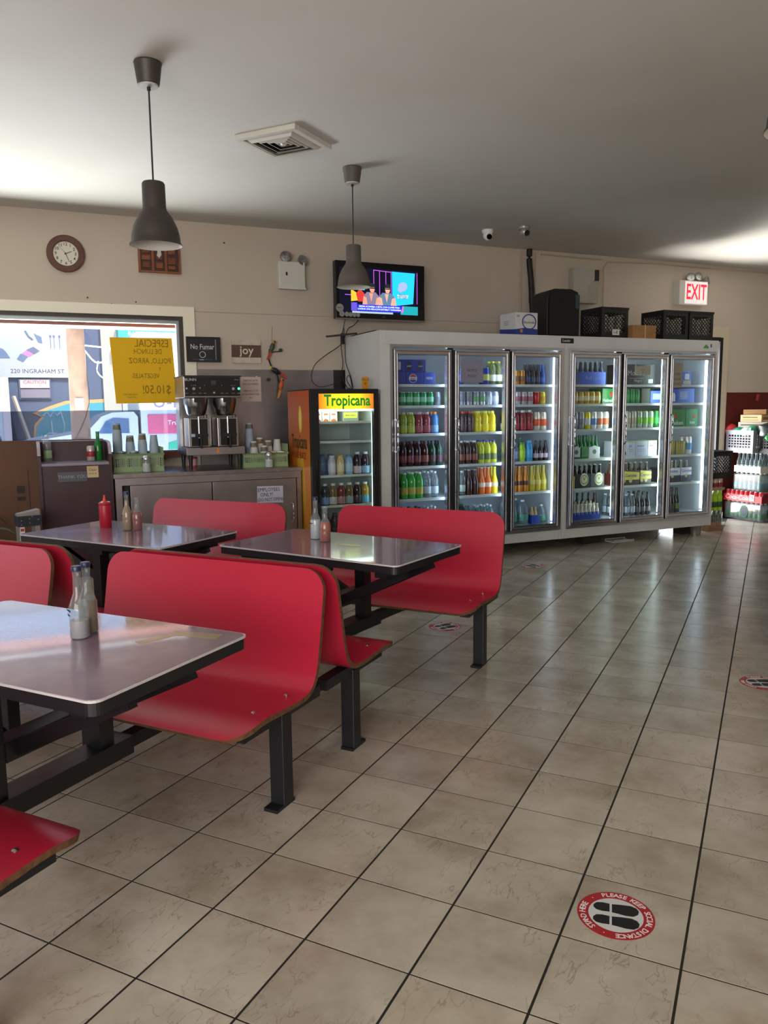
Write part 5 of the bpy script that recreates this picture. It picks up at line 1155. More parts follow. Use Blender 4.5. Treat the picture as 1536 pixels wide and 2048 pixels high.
# door 3
row(2, 0, [(3, ('tall', '#d8942c', '#8a5a34', '#c8b48a', 0), 'orange and brown tall can'), (3, ('longneck', '#2c2a30', '#28406a', '#3a3a3e', 0), 'dark bottle with blue label'), (1, ('longneck', '#2f4fa8', '#3f66c0', '#4a5ab0', 0), 'blue bottle by the light strip')], scale=.86)
row(2, 1, [(4, ('can', '#c4bcc0', '#a85a68', '#c0c0c4', 0), 'white can with red ring'), (1, ('can', '#b81c2a', None, '#c0b0b0', 0), 'plain red can'), (1, ('can', '#e0c82a', '#c89a2c', '#c8c0a0', 0), 'yellow can')], scale=1.0)
row(2, 2, x=DOORS[2][0] + .062, items=[(1, ('sport', '#3c1420', '#c8c4c8', '#d8d8da', 0), 'dark red juice with white label'), (3, ('sport', '#8a1c2c', '#a8303c', '#d8d8da', 0), 'cranberry red juice bottle'), (2, ('tall', '#d8cfc0', '#d8582c', '#c0c0c0', 0), 'white and orange tall beer can', 1.12)], scale=1.0)
x = row(2, 3, x=DOORS[2][0] + .07, items=[(2, ('jar', '#5a6688', '#8fa0c4', '#3a58c0', 0), 'grey-blue bottle with blue cap'), (1, ('jar', '#a8cc2c', '#b8dc3a', '#5a9a3a', 0), 'lime green drink bottle', 1.05), (1, ('jar', '#3fa0dc', '#58b0e6', '#58b0e6', 0), 'sky blue drink bottle', 1.15), (3, ('longneck', '#2c1a1e', '#b8a8b0', '#2a2024', 0), 'dark bottle with pale red label', .86)], scale=1.0, rows=1)
row(2, 3, [(4, ('longneck', '#2f6a44', '#3f7a50', '#3fae58', 0), 'green bottle with green cap at the back')], rows=1, n0=.27, scale=.96)
row(2, 4, x=DOORS[2][0] + .062, items=[(1, ('fruit', '#3fae3a', '#e8e8d8', '#3a9a3a', 0), 'green fruit soda bottle'), (3, ('fruit', '#d98a2c', '#5a3a28', '#c8b8a0', 0), 'amber fruit soda bottle'), (3, ('fruit', '#c9b83a', '#d8cc6a', '#c8c4a0', 0), 'golden fruit soda bottle')], scale=1.02)
x = row(2, 5, [(2, ('jug', '#cfdadc', '#4f8a72', '#dfe6e8', 2), 'clear water jug with green label', .92)], rows=2)
o = wthing('bottle_pack', dl(2, 5, 'blue pack of small gold-topped bottles'), 'pack', x + .005, CN0 + .15, zsh(5))
G().box(0, .092, 0, .09, 0, .085).build('carrier', mat('blue_carrier', '#24409a', 0.5), o)
for i in range(2): G().lathe(bottle_geo('mini')[0], 10, (.025 + .042 * i, .045, .03)).build('bottle', mat('gold_bottle', '#b89a60', 0.3), o, smooth=40)
row(2, 5, [(1, ('jug', '#cfdadc', '#4f8a72', '#dfe6e8', 2), 'single clear water jug by the divider', .70)], x=x + .096, rows=1)

# door 4
def beer_case(t_, z, w, h, col, label, deco=(), bottles=None, d_=.22, n_=3.70, cat='carton', name='beer_carton'):
    o = carton(t_, n_, z, w, d_, h, col, label, None, deco, name, cat)
    if bottles:
        kind, bc, cc, cnt = bottles; r = max(q[0] for q in bottle_geo(kind)[0]); st_ = w / cnt
        for i in range(cnt):
            for j in range(2):
                b_ = bpy.data.objects.new('bottle', product((kind, bc, None, cc, 0))[0][1]); COL.objects.link(b_); b_.parent = o; b_.location = (st_ * (i + .5), r + .01 + j * .09, .004)
                b_.scale = (min(1, st_ / 2 / r * .98),) * 2 + (1.0,)
                cp_ = bpy.data.objects.new('cap', product((kind, bc, None, cc, 0))[-1][1]); COL.objects.link(cp_); cp_.parent = b_
    return o
t0 = DOORS[3][0] + SHIFT[3] - .03; z = zsh(0)
beer_case(t0, z, .15, .13, '#2f4f9a', dl(3, 0, 'dim blue beer carrier'), (), ('longneck', '#4a4f5a', '#a8aab0', 3))
beer_case(t0 + .155, z, .31, .13, '#2c56c4', dl(3, 0, 'long bright blue beer carrier'), [('lettering', G().text('Bud Light', .05, .15, -.001, .07), mat('pale_blue_print', '#7f9ad8', 0.5))], ('longneck', '#3f4a66', '#9aa4c0', 5))
row(3, 1, [(1, ('can', '#b83a3a', '#d87a6a', '#c0b8b0', 0), 'red beer can'), (5, ('can', '#c9a23a', '#e0d4b0', '#c8c0a0', 0), 'gold and white beer can')], x=t0)
def star(x, z, r): return G().prism([(x + (r if i % 2 == 0 else r * .42) * math.sin(R(36 * i)), z + (r if i % 2 == 0 else r * .42) * math.cos(R(36 * i))) for i in range(9, -1, -1)], -.0014, 0)
HK = '#1f7a34'
def heine(w, h, fs=.05): return [('star', star(w * .55, h * .62, .032), M_RP), ('lettering', G().text('Heineken', fs, w * .48, -.0014, h * .22, bold=.008), M_WP)]
beer_case(t0 + .436, zsh(1), .18, .155, HK, dl(3, 1, 'green beer carton with red star'), heine(.20, .155), n_=3.71)
row(3, 2, [(3, ('tall', '#9aa0ac', '#7f8796', '#c0c4cc', 0), 'silver-grey tall can'), (1, ('tall', '#e0cc1c', '#c8d0d8', '#c8c4a0', 0), 'yellow tall can'), (1, ('tall', '#dfe2e4', '#5a86c0', '#c8ccd0', 0), 'white and blue tall can'), (2, ('tall', '#d8d4d0', '#c8704a', '#c8ccd0', 0), 'white and orange tall can')], x=t0, scale=1.08)
z = zsh(3)
for i, (x, w_) in enumerate(((0, .06), (.065, .11), (.18, .09), (.275, .14))):
    deco = [('label_panel', G().prism([(.01, .02), (w_ - .01, .02), (w_ - .01, .11), (w_ / 2, .13), (.01, .11)], -.0014, 0), M_WP if i in (1, 3) else mat('green_label', '#4f9a4a', 0.5)), ('emblem', G().prism(circle(w_ / 2, .068, .024, 14), -.002, -.0014), mat('emblem_green', '#5a7a66', 0.5))]
    beer_case(t0 + x, z, w_, .115, '#2c6a3a' if i != 3 else '#cfd8d2', dl(3, 3, ['narrow dark green beer pack', 'green beer six-pack with white label', 'plain green beer pack with round emblem', 'white faced beer pack by the light'][i]), deco, ('longneck', '#2f7a3f', '#5a76b8', max(1, round(w_ / .055))), name='beer_pack', cat='pack')
z = zsh(4)
beer_case(t0 - .01, z, .12, .125, '#e0c41c', dl(3, 4, 'bright yellow beer carrier'), [('print', G().box(.02, .10, -.0014, 0, .07, .09), mat('ochre_print', '#a8801c', 0.5)), ('print', G().box(.04, .09, -.0014, 0, .03, .055), M_RP)], ('longneck', '#8a6a20', '#d8c890', 2), name='beer_pack', cat='pack')
for i, x in enumerate((.115, .30)):
    beer_case(t0 + x, z, .18, .14, '#26262a', dl(3, 4, ['black beer carrier with cream oval emblem', 'second black beer carrier beside the light'][i]), [('oval', G().prism(circle(.11, .085, .066, 22, .052), -.0014, 0), mat('cream_oval', '#d9dcb0', 0.5)), ('oval_ring', ringmesh(G(Matrix.Translation((.11, 0, .085))), .040, .046, -.002, -.0013, 22), mat('black_oval_ring', '#2a2a24', 0.5)), ('lettering', G().text('V', .05, .11, -.002, .09), M_KP)], ('longneck', '#2c2622', '#c8b8a0', 3), name='beer_pack', cat='pack')
o = wthing('bottle_tray', dl(3, 5, 'blue tray of small white-labelled bottles'), 'pack', t0 - .02, CN0 + .13, zsh(5))
G().box(0, .44, 0, .16, 0, .055).build('tray', mat('royal_blue_tray', '#1f3a94', 0.5), o)
pm = product(('mini', '#b9b2a0', '#3a56a0', '#e8dcc0', 0))
for i in range(9):
    for j in range(3):
        b_ = bpy.data.objects.new('bottle', pm[0][1]); COL.objects.link(b_); b_.parent = o; b_.location = (.025 + .0485 * i, .026 + .052 * j, .02 + .012 * j)
        if j == 0:
            for nm, me in pm[1:]: q_ = bpy.data.objects.new(nm, me); COL.objects.link(q_); q_.parent = b_
row(3, 5, [(3, ('longneck', '#2a6a44', None, '#2a5a3a', 0), 'dark green wine bottle', 1.12), (2, ('longneck', '#31453a', '#5a5040', '#3a3a30', 0), 'dark olive wine bottle', 1.12), (2, ('longneck', '#3a2c28', '#8a8070', '#5a5040', 0), 'brown wine bottle', 1.12)], x=t0 + .03, rows=1, n0=.30)
# door 5
t0 = DOORS[4][0] + SHIFT[4] - .01
beer_case(t0, zsh(0), .46, .21, '#17181c', dl(4, 0, 'large black Modelo beer carton'), [('lettering', G().text('Modelo', .075, .20, -.0014, .12).box(.11, .30, -.0014, 0, .068, .072), mat('silver_print', '#b0b0a8', 0.4)), ('lettering', G().text('Negra', .04, .22, -.0014, .045), mat('silver_print', '#b0b0a8', 0.4)), ('glass_print', G().box(.36, .42, -.0014, 0, .02, .06), M_WP)], n_=3.71)
row(4, 1, [(4, ('tall', '#2a8a4a', '#3fa05a', '#7fb08a', 0), 'green tall can')], x=t0, scale=.92)
beer_case(t0 + .268, zsh(1), .115, .155, '#4a4a40', dl(4, 1, 'dark olive carton end with rounded opening'), [('rim', G().frame(.004, .111, .004, .150, .006, -.002, 0), mat('green_rim', '#3f8a50', 0.5))])
beer_case(t0 + .387, zsh(1), .18, .13, '#3f62c8', dl(4, 1, 'bright blue carton beside the olive one'), [('print', G().box(.03, .15, -.0014, 0, .04, .10), mat('pale_blue_print', '#9ab0e8', 0.5))])
row(4, 2, [(1, ('tall', '#d8cfc8', '#c8503a', '#c8ccd0', 0), 'white and red tall can'), (2, ('tall', '#b8b4a8', '#a89a84', '#c8ccd0', 0), 'beige tall can'), (3, ('tall', '#a8b4a8', '#7ab83a', '#9ad05a', 0), 'grey tall can with lime base'), (1, ('tall', '#2f8a44', '#3f9a54', '#7fb08a', 0), 'green tall can by the mullion')], x=t0, scale=1.08)
z = zsh(3)
for i, (x, w_, c_) in enumerate(((-.02, .125, '#c9cdd6'), (.108, .10, '#b9bed0'), (.212, .16, '#aab0c4'), (.378, .12, '#d6dcd4'))):
    beer_case(t0 + x, z, w_, .16, c_, dl(4, 3, ['white seltzer carton with black logo', 'pale grey seltzer carton', 'lilac-grey seltzer carton', 'white seltzer carton with lime edge'][i]), [('print', G().box(.03, w_ - .02, -.0014, 0, .02, .05) if i == 0 else G().box(.02, w_ - .03, -.0014, 0, .05, .054).box(.02, w_ - .03, -.0014, 0, .07, .074).box(.02, w_ - .05, -.0014, 0, .10, .115), M_KP if i == 0 else mat('grey_print', '#7f869a', 0.5)), ('edge', G().box(0, w_, -.001, 0, .148, .156), mat('lime_edge', '#b9cc6a', 0.5))])
z = zsh(4)
beer_case(t0 - .05, z, .085, .12, '#7a3428', dl(4, 4, 'small red-brown beer carrier'), [], ('longneck', '#6a3a24', '#c8b090', 1), name='beer_pack', cat='pack')
for i, (x, w_) in enumerate(((.04, .235), (.285, .15))):
    beer_case(t0 + x, z, w_, .15, '#2f2c26', dl(4, 4, ['yellow-banded Corona six-pack', 'narrow yellow-banded Corona pack by the light'][i]), [('band', G().prism([(0, .055), (w_, .055), (w_, .13), (0, .15)], -.0014, 0), mat('corona_yellow', '#d9cf5a', 0.5)), ('lettering', G().text('Corona', .05, w_ * .5, -.0022, .10), M_BP), ('coin', G().prism(circle(w_ * .5, .045, .022, 14), -.0024, -.0014).prism(circle(w_ * .14, .045, .020, 14), -.0024, -.0014), mat('corona_coin', '#c9c07a', 0.5))], ('longneck', '#4a3a28', '#b8b0a0', 4 if i == 0 else 2), name='beer_pack', cat='pack')
row(4, 5, [(4, ('pet', '#c9d4de', '#aab6c4', '#c8d2dc', 2), 'shrink-wrapped clear water bottle'), (3, ('longneck', '#1c1b20', '#5a5a60', '#2a2a2e', 0), 'black stout bottle')], x=t0 - .05, scale=1.05, rows=3)
# door 6
t0 = DOORS[5][0] + SHIFT[5] + .05
beer_case(t0 + .16, zsh(0), .12, .14, '#4a74d0', dl(5, 0, 'small blue carton beside the taped paper'), [('print', G().box(.03, .09, -.0014, 0, .06, .12), M_WP), ('print', G().box(.01, .11, -.0014, 0, .01, .05), mat('tan_print', '#c0b090', 0.5))], n_=3.72)
beer_case(t0 - .05, zsh(1), .14, .15, '#3f55b8', dl(5, 1, 'indigo carton with white bottle print'), [('print', G().prism([(.055, .02), (.095, .02), (.095, .08), (.082, .11), (.068, .11), (.055, .08)], -.0014, 0), M_WP)])
beer_case(t0 + .095, zsh(1), .24, .155, '#5a7fd0', dl(5, 1, 'light blue carton with pale square'), [('print', G().box(.03, .14, -.0014, 0, .04, .125), mat('pale_blue_print', '#9ab0e8', 0.5)), ('lettering', G().text('Bud Light', .026, .085, -.002, .10), M_WP)], n_=3.72)
beer_case(t0 - .07, zsh(2), .27, .19, HK, dl(5, 2, 'green carton with full red-starred beer name'), heine(.25, .19, .062))
beer_case(t0 + .205, zsh(2), .17, .19, '#238040', dl(5, 2, 'second green starred carton by the light'), [('star', star(.12, .11, .032), M_RP), ('lettering', G().text('ken', .05, .09, -.0014, .045, bold=.008), M_WP)])
for i, x in enumerate((-.04, .10)):
    o = wthing('can_pack', dl(5, 3, ['gold beer pack in clear wrap', 'second gold beer pack in clear wrap'][i]), 'pack', t0 + x, CN0 + .15, zsh(3))
    G().box(0, .13, 0, .12, 0, .145).build('wrap', clear_mat('clear_wrap', '#f0f0e8', 0.06), o, bevel=.01)
    for j in range(2): G().lathe([(.028, 0), (.031, .006), (.031, .135), (.026, .142)], 14, (.033 + .064 * j, .04, .002)).build('can', mat('gold_can', '#b8a832', 0.3, 0.3), o, smooth=40)
row(5, 3, [(1, ('tall', '#d8dce0', '#58a0d0', '#d84a3a', 0), 'red, white and blue tall can')], x=t0 + .245, scale=1.2, rows=2)
for i, (x, w_) in enumerate(((-.06, .215), (.165, .15))):
    beer_case(t0 + x, zsh(4), w_, .155, '#2a2c38', dl(5, 4, ['white-banded Corona six-pack', 'white-banded Corona pack with lime by the light'][i]), [('band', G().prism([(0, .07), (w_, .075), (w_, .155), (0, .155)], -.0014, 0), M_WP), ('lettering', G().text('Corona', .045, w_ * .5, -.0022, .12), M_BP), ('coin', G().prism(circle(w_ * .5, .065, .018, 14), -.0024, -.0014), mat('corona_coin', '#c9c07a', 0.5))], ('longneck', '#8a8a80', '#c8ccd0', 4 if i == 0 else 2), name='beer_pack', cat='pack')
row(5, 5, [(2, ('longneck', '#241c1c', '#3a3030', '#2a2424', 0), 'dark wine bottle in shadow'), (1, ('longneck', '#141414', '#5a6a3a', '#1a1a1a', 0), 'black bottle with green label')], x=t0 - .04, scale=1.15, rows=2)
# papers taped inside the doors
for t_, z, w_, h, c_, lb, tx in ((3.335, 1.72, .235, .20, '#b3a6bc', 'pinkish notice taped inside the second cooler door', ['NOTICE', 'PLEASE']), (5.335, 1.745, .20, .085, '#cdc4b0', 'beige paper note taped inside the fifth cooler door', ['NOT FOR', 'SALE']), (5.835, 1.70, .125, .25, '#c0ae94', 'tall tan paper strip taped inside the last cooler door', ['OPEN', 'DOOR', 'SLOWLY'])):
    o = wthing('taped_paper', lb, 'paper', t_, CN0 + .010, z)
    G().box(0, w_, 0, .002, -h / 2, h / 2).build('sheet', mat('paper_' + c_[1:], c_, 0.8), o)
    for i, t in enumerate(tx): G().text(t, h / (len(tx) + 2.5) * .8, w_ / 2, -.0004, -h * .06 - i * h / (len(tx) + 2) + h * .1, squash=.8).build('handwriting', mat('grey_pencil', '#6a5f58', 0.8), o)
    G().box(.004, .016, -.001, .001, h / 2 - .01, h / 2 + .03).box(w_ - .016, w_ - .004, -.001, .001, h / 2 - .01, h / 2 + .03).build('tape', mat('tape', '#ccc8c0', 0.4), o)
# ------------------------------------------------------------------ on top of the coolers
ZT = 2.062
def lattice(parent, nm, u0, u1, fixed, axis, h, m, holes='diamond', th=.006):
    g = G()
    def P(a, b, z): return (a, fixed + b, z) if axis == 'x' else (fixed + b, a, z)
    def bx(a0, a1, z0, z1):
        p, q = P(a0, 0, z0), P(a1, th, z1); g.box(min(p[0], q[0]), max(p[0], q[0]), min(p[1], q[1]), max(p[1], q[1]), z0, z1)
    w = u1 - u0; e = .035
    bx(u0, u1, 0, .06); bx(u0, u1, h - .055, h); bx(u0, u0 + e, .06, h - .055); bx(u1 - e, u1, .06, h - .055)
    a0, a1, z0, z1 = u0 + e, u1 - e, .06, h - .055
    if holes == 'diamond':
        st = .040
        for sgn in (1, -1):
            k = -8
            while k < 16:
                x0 = a0 + k * st; pts = []
                # line x = x0 + sgn*(z-z0) clipped to the field
                za, zb = z0, z1
                if sgn > 0: lo, hi = max(z0, z0 + (a0 - x0)), min(z1, z0 + (a1 - x0))
                else: lo, hi = max(z0, z0 + (x0 - a1)), min(z1, z0 + (x0 - a0))
                if hi - lo > .01:
                    g.bar(P(x0 + sgn * (lo - z0), th / 2, lo), P(x0 + sgn * (hi - z0), th / 2, hi), .008, th * .8)
                k += 1
    else:
        n = 8
        for i in range(n + 1): a = a0 + (a1 - a0) * i / n; bx(a - .006, a + .006, z0, z1)
        for i in range(1, 5): z = z0 + (z1 - z0) * i / 5; bx(a0, a1, z - .006, z + .006)
    return g.build(nm, m, parent)
M_CRATE = mat('black_crate_plastic', '#141519', 0.5)
def crate(loc, rz, label, w=.33, d=.33, h=.285, m=M_CRATE, holes='diamond', group='black milk crates', cat='crate'):
    c = thing('milk_crate', label, cat, loc, rz, group)
    lattice(c, 'front_panel', 0, w, 0, 'x', h, m, holes); lattice(c, 'rear_panel', 0, w, d - .006, 'x', h, m, holes)
    lattice(c, 'side_panel', .006, d - .006, 0, 'y', h, m, holes); lattice(c, 'side_panel', .006, d - .006, w - .006, 'y', h, m, holes)
    G().box(.006, w - .006, .006, d - .006, 0, .01).build('base', m, c)
    G().frame(-.006, w + .006, h - .02, h, .012, -.006, .006).build('rim', m, c)
    return c
crate(wf(4.955, 3.62, ZT), A, 'black milk crate with paper label beside the loudspeaker', h=.30)
tg = G().box(.13, .215, -.010, -.0065, .03, .085); lbp = [o for o in bpy.data.objects if o.name == 'milk_crate'][0]
tl = tg.build('paper_label', M_PAPER, lbp); G().text('1-8', .045, .165, -.0105, .057).build('lettering', M_INK, tl)
crate(wf(5.745, 3.62, ZT), A, 'black milk crate in the middle of the cooler top, beside another crate', h=.30)
crate(wf(6.095, 3.62, ZT), A, 'black milk crate at the cooler end below the exit sign', h=.30)
def fill(t_, lb):                                      # pale cups heaped in the crates
    rr = random.Random(int(t_ * 100))
    for i in range(9):
        o = tag(G().lathe([(.026, 0), (.036, .21 - .02 * (i % 2)), (.037, .215 - .02 * (i % 2))], 12).build('foam_cup', mat('pale_cup', '#c9c2b8', 0.6), None, smooth=40), lb, 'cup', lb)
        o.location = wf(t_ + .075 + .09 * (i % 3) + rr.uniform(-.008, .008), 3.675 + .09 * (i // 3), ZT + .012); o.rotation_euler = (0, 0, 0)
fill(4.955, 'pale cup inside the milk crate beside the loudspeaker')
fill(5.745, 'pale cup inside the middle milk crate')
fill(6.095, 'pale cup inside the milk crate below the exit sign')
o = wthing('cardboard_box', 'small brown cardboard box on the coolers between the milk crates', 'box', 5.295, 3.56, ZT)
G().box(0, .30, 0, .16, 0, .13).build('carton', M_CARD, o, bevel=.004); G().box(.155, .165, -.001, .16, .0, .1305).build('tape', M_CARDL, o)
o = wthing('bottle_box', 'white and blue printed carton on the drinks cooler top', 'box', 3.93, 3.58, ZT)
G().box(0, .245, 0, .27, 0, .205).build('carton', mat('white_print_carton', '#d5d6d9', 0.5), o, bevel=.003)
G().prism([(0, .0), (.245, .0), (.245, .055), (.10, .065), (0, .05)], -.0014, 0).build('blue_print', mat('blue_print_band', '#2a3d8f', 0.5), o)
G(Matrix.Rotation(R(-90), 4, 'Z')).prism([(-.27, 0), (0, 0), (0, .05), (-.27, .07)], -.0014, 0).build('blue_print', mat('blue_print_band', '#2a3d8f', 0.5), o)
ringmesh(G(Matrix.Translation((.15, 0, .12))), .062, .072, -.0016, -.0002, 24, 1.1).build('oval_print', mat('blue_print_band', '#2a3d8f', 0.5), o)
G().text('Electrolit', .034, .15, -.0008, .115).text('24', .03, .025, -.0008, .17).build('lettering', mat('navy_print', '#1d2440', 0.5), o)
G().prism([(.055, .02), (.075, .02), (.080, .05), (.050, .05)], -.0022, -.0014).build('orange_mark', mat('orange_mark', '#d0802c', 0.6), o)
for z in (.10, .115, .13): G(Matrix.Rotation(R(-90), 4, 'Z')).box(-.2, -.12, -.0014, 0, z, z + .006).build('side_print', mat('grey_side_print', '#8f8f94', 0.6), o)
o = wthing('loudspeaker', 'black plastic loudspeaker standing on the drinks cooler', 'speaker', 4.345, 3.66, ZT, rot=R(-6))
g = G(); n_ = 12
prof = [(.0, 0), (.36, 0), (.36, .36), (.34, .43), (.27, .455), (.09, .455), (.02, .43), (0, .36)]
G().prism(prof, .02, .30).build('cabinet', mat('speaker_black', '#101114', 0.55), o, bevel=.01)
G().prism([(.02, .02), (.34, .02), (.34, .355), (.325, .415), (.26, .44), (.10, .44), (.035, .415), (.02, .355)], .0, .022).build('grille', mat('speaker_grille', '#15161a', 0.8, noise=(200, '#07070a', 0.9)), o)
G().lathe([(.115, 0), (.10, .012), (.04, .03), (.001, .034)], 24).build('woofer', M_BLACK, o, smooth=40).matrix_local = Matrix.Translation((.18, .002, .17)) @ Matrix.Rotation(R(90), 4, 'X') @ Matrix.Scale(-1, 4, (0, 0, 1))
G().box(.30, .345, -.002, .0, .27, .40).build('control_strip', mat('teal_control', '#2f4a4a', 0.4), o)
G().box(-.01, .38, .02, .32, -.0, .012).build('foot_bar', M_BLACK, o)
o = wthing('dark_junk_board', 'dark thin board lying on the cooler corner under the television', 'board', 2.55, 3.70, ZT)
G().box(0, .75, .0, .55, 0, .012).build('board', mat('dark_brown_board', '#2c221d', 0.7), o)
o = wthing('junk_plank', 'dark strip of wood jutting from cooler corner towards the wall', 'board', 2.29, 4.08, 2.055)
G().bar((0, .12, 0), (.23, -.05, .02), .05, .012).build('strip', mat('dark_brown_board', '#2c221d', 0.7), o)

# ------------------------------------------------------------------ stacked goods in the daylight of the exit doorway
PK = {}
def pack(loc, rz, nx, ny, key, label, h=None, wrap=None, tray=None, mark=None, scale=1.0, group='stacked goods by the exit'):
    kind = key[0]; prof, hh, cr, ch = bottle_geo(kind); r = max(q[0] for q in prof) * scale + .0008
    c = thing('bottle_case', label, 'case', loc, rz, group); W, D = 2 * r * nx, 2 * r * ny; hh = (hh + ch) * scale
    for i in range(nx):
        for j in range(ny):
            if 0 < i < nx - 1 and 0 < j < ny - 1: continue
            b0 = None
            for nm, me in product(key):
                q = bpy.data.objects.new('bottle' if b0 is None else nm, me); COL.objects.link(q)
                if b0 is None: b0 = q; q.parent = c; q.location = (r + 2 * r * i, r + 2 * r * j, .004); q.scale = (scale,) * 3
                else: q.parent = b0
    if tray: G().box(-.006, W + .006, -.006, D + .006, 0, .07 if tray[1] else .004).frame(-.006, W + .006, 0, tray[1] or .03, .004, -.008, -.004).build('tray', mat('tray_' + tray[0][1:], tray[0], 0.6), c) if not tray[1] else G().box(-.006, W + .006, -.007, -.004, 0, tray[1]).box(-.007, -.004, -.006, D + .006, 0, tray[1]).box(-.006, W + .006, D + .004, D + .007, 0, tray[1]).box(W + .004, W + .007, -.006, D + .006, 0, tray[1]).box(-.004, W + .004, -.004, D + .004, 0, .004).build('tray', mat('tray_' + tray[0][1:], tray[0], 0.6), c)
    if wrap: G().box(-.003, W + .003, -.003, D + .003, .002, hh * wrap).build('shrink_wrap', clear_mat('shrink_wrap', '#f2f6f6', 0.05, 0.12), c, bevel=.02)
    for nm, g, m in (mark(W, D, hh) if mark else ()): g.build(nm, m, c)
    return c, W, D, hh
ST = A - math.pi / 2                                   # the row of cases runs out from the wall and faces the doorway
PX, PY = wf(7.56, 4.41).xy
def at_(dx, dy, z): 
    return (PX + dx * math.cos(ST) - dy * math.sin(ST), PY + dx * math.sin(ST) + dy * math.cos(ST), z)
WATER = ('pet', '#e6eef2', '#2f7a52', '#dfe8ea', 2)
def poland(W, D, h): return [('oval_label', G().prism(circle(W * .55, h * .5, .075, 20, .058), -.008, -.004), mat('green_pack_print', '#1f6a44', 0.5)), ('oval_label', G().prism(circle(W * .55, h * .5, .058, 20, .044), -.010, -.008), mat('navy_pack_print', '#2f3c50', 0.5)),
    ('side_emblem', G(Matrix.Translation((W, 0, 0)) @ Matrix.Rotation(R(90), 4, 'Z')).prism(circle(D * .4, h * .5, .08, 20), -.008, -.004), mat('dark_green_print', '#16382a', 0.5)), ('lettering', G(Matrix.Translation((W, 0, 0)) @ Matrix.Rotation(R(90), 4, 'Z')).text('Poland', .04, D * .4, -.0085, h * .56).text('Spring', .05, D * .4, -.0085, h * .40), M_WP)]
pack(at_(0, 0, 0), ST, 8, 6, WATER, 'bottom case of green-labelled water bottles in shrink wrap', wrap=.98, mark=poland, scale=1.02)
def cola(W, D, h): return [('side_panel', G().box(-.004, W + .004, -.009, -.005, 0, h * .62), mat('cola_red', '#c81c28', 0.45)), ('lettering', G().text('Coca-Cola', .080, W * .36, -.0095, h * .36, shear=.25), mat('cola_white', '#efd9d6', 0.5)), ('price_sign', G().box(W * .70, W * .82, -.014, -.010, .02, h * .75), M_PAPER), ('price', G().text('35', .05, W * .76, -.0145, h * .48, bold=.01), M_INK), ('end_panel', G().box(W + .005, W + .009, 0, D, 0, h * .9), mat('cola_red_shaded', '#7a1c22', 0.5))]  # end panel in darker red: its shade is put into the colour
pack(at_(0, 0, .228), ST, 8, 6, ('can', '#c02430', '#d86a6a', '#b8b8b8', 0), 'red cola case with price sign on the water case', mark=cola, tray=('#c81c28', .04), scale=1.03)
pack(at_(.10, .02, .356), ST, 6, 5, ('pet', '#dfeaea', '#4f8a9a', '#e4ecec', 2), 'clear bottle case with blue and green labels above the cola', wrap=.97, scale=1.0)
pack(at_(.12, .02, .582), ST, 6, 5, ('longneck', '#c9d8dc', '#9fb4b8', '#e4ecec', 2), 'clear glass bottle case in white tray under the grey crate', tray=('#d8d5cc', .075), scale=1.0)
gc = crate(at_(-.0, -.02, .815), ST, 'pale grey milk crate with bags on the stacked cases', w=.40, d=.36, h=.27, m=mat('pale_grey_crate', '#8c8c98', 0.5), holes='square', group='crates on the stacked cases')
crate(at_(.415, .06, .815), ST, 'black milk crate beside the pale grey crate on the stacked cases', w=.34, d=.36, h=.27, holes='square', group='crates on the stacked cases')
rr = random.Random(5)
for i in range(14):
    o = tag(G().lathe([(.030, 0), (.034, .03), (.030, .06), (.012, .075)], 10).build('white_jar', mat('white_jar', '#dcdcd8', 0.5), None, smooth=50), 'white bottle packed inside the pale grey crate', 'bottle', 'white bottles inside the pale grey crate')
    o.location = at_(.055 + .072 * (i % 5), .06 + .08 * (i // 5), .83)
def bag(loc, s, col, label, sq=.6):
    rr = random.Random(label); vs = []
    g = G(Matrix.Translation(loc) @ Matrix.Scale(s, 4)); seg, rings = 10, 6; prof = []
    vs, fs = [], []
    for i in range(rings + 1):
        for k_ in range(seg):
            a = 2 * math.pi * k_ / seg; p_ = math.pi * i / rings; r_ = math.sin(p_) * rr.uniform(.82, 1.12) + .001
            vs.append((r_ * math.cos(a), r_ * math.sin(a), sq * (1 - math.cos(p_)) * .5 * rr.uniform(.93, 1.05)))
    for i in range(rings):
        for k_ in range(seg): fs.append((i * seg + k_, i * seg + (k_ + 1) % seg, (i + 1) * seg + (k_ + 1) % seg, (i + 1) * seg + k_))
    g.add(vs, fs)
    return tag(g.build('plastic_bag', mat('bag_' + col[1:], col, 0.3), None, smooth=50), label, 'bag', 'plastic bags on the crates')
bag(at_(.0, .06, 1.00), .085, '#c82a34', 'red plastic bag bulging from the grey crate', 1.9)
bag(at_(.12, .06, 1.00), .075, '#2fa886', 'turquoise plastic bag bulging from the grey crate', 1.6)
bag(at_(.24, .06, 1.00), .080, '#d6dcdc', 'white plastic bag bulging from the grey crate', 1.6)
bag(at_(.33, .05, 1.03), .070, '#3f8a6a', 'green and white bag at the grey crate corner', 1.7)
bag(at_(.50, .14, .98), .16, '#1f2a28', 'large black bin bag in the black crate', 1.3)
bag(at_(.62, .06, .98), .06, '#a9b8b0', 'pale limp bag hanging from the black crate', 2.4)
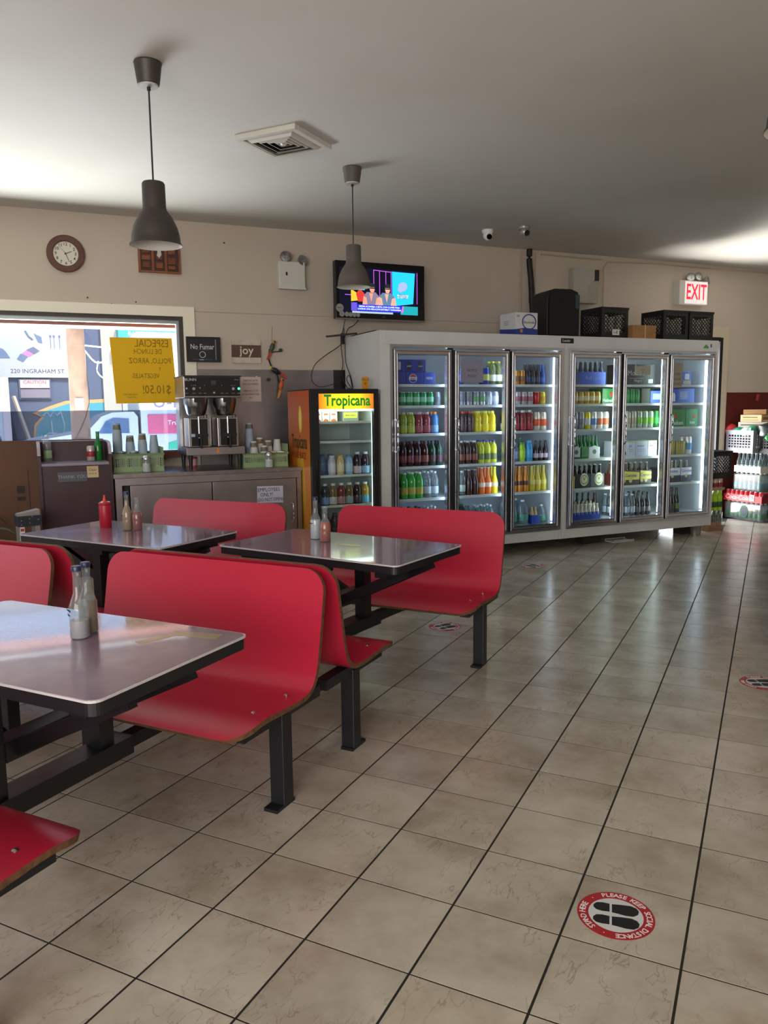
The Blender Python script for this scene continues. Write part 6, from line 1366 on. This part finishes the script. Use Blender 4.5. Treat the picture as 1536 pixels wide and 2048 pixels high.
bag(at_(.56, .04, .97), .04, '#2f9a4a', 'small bright green bag in the black crate', 1.6)
for i, (dx, dy, z, w, d, h, rz, m, lb) in enumerate(((.10, .06, 1.085, .34, .28, .095, 20, mat('white_carton', '#cfcac6', 0.6), 'lowest pale carton on top of the bags'), (.12, .07, 1.182, .26, .26, .085, 14, M_CARDL, 'middle tan carton with printed end label'), (.15, .08, 1.27, .26, .26, .06, 24, M_CARD, 'topmost brown carton of the pile by the maroon wall'))):
    o = thing('cardboard_box', lb, 'box', at_(dx, dy, z), ST + R(rz), 'cartons on the crates')
    G().box(0, w, 0, d, 0, h).build('carton', m, o, bevel=.003)
    G().box(w + .0, w + .001, .03, d - .03, h * .3, h * .7).box(.03, w - .04, -.001, 0, h * .25, h * .32).box(.03, w - .05, -.001, 0, h * .55, h * .75).build('print', mat('faint_box_print', '#8a7450', 0.8), o)
# narrow pile against the cooler end
def nb(dx, dy, z): return wf(6.54 + dx, 3.67 + dy, z)
pack(nb(0, 0, 0), A, 3, 3, ('pet', '#3f5a3a', '#b0604a', '#5a4a3a', 0), 'dark soda pack on cardboard at the foot of the narrow pile', tray=('#8a6a4a', .05), scale=1.0, wrap=.9)
pack(nb(0, 0, .226), A, 3, 3, ('pet', '#a8d428', '#2a4a2a', '#8fce5a', 0), 'lime green soda pack in the narrow pile', scale=1.02)
pack(nb(0, 0, .455), A, 3, 3, ('can', '#c8b0a4', '#8a2a2c', '#c0b8b0', 0), 'beige and red can pack above the lime soda', tray=('#a98a6a', .03), scale=1.0)
crate(nb(.0, .0, .586), A, 'black milk crate on top of the narrow pile', w=.30, d=.30, h=.30, group='crates on the stacked cases')
pack(nb(.34, .30, .0), A, 3, 3, ('pet', '#dfe8e8', '#4fae8a', '#dfe8e8', 2), 'clear bottle pack with green labels between the two piles', scale=1.0)
o = tag(G().cyl((0, 0, 0), (.012, -.02, .07), .02, seg=10).build('red_torch', mat('red_torch', '#a02c2c', 0.4)), 'small red torch hanging on the maroon wall', 'torch'); o.location = wf(8.02, NW - .05, 1.44)
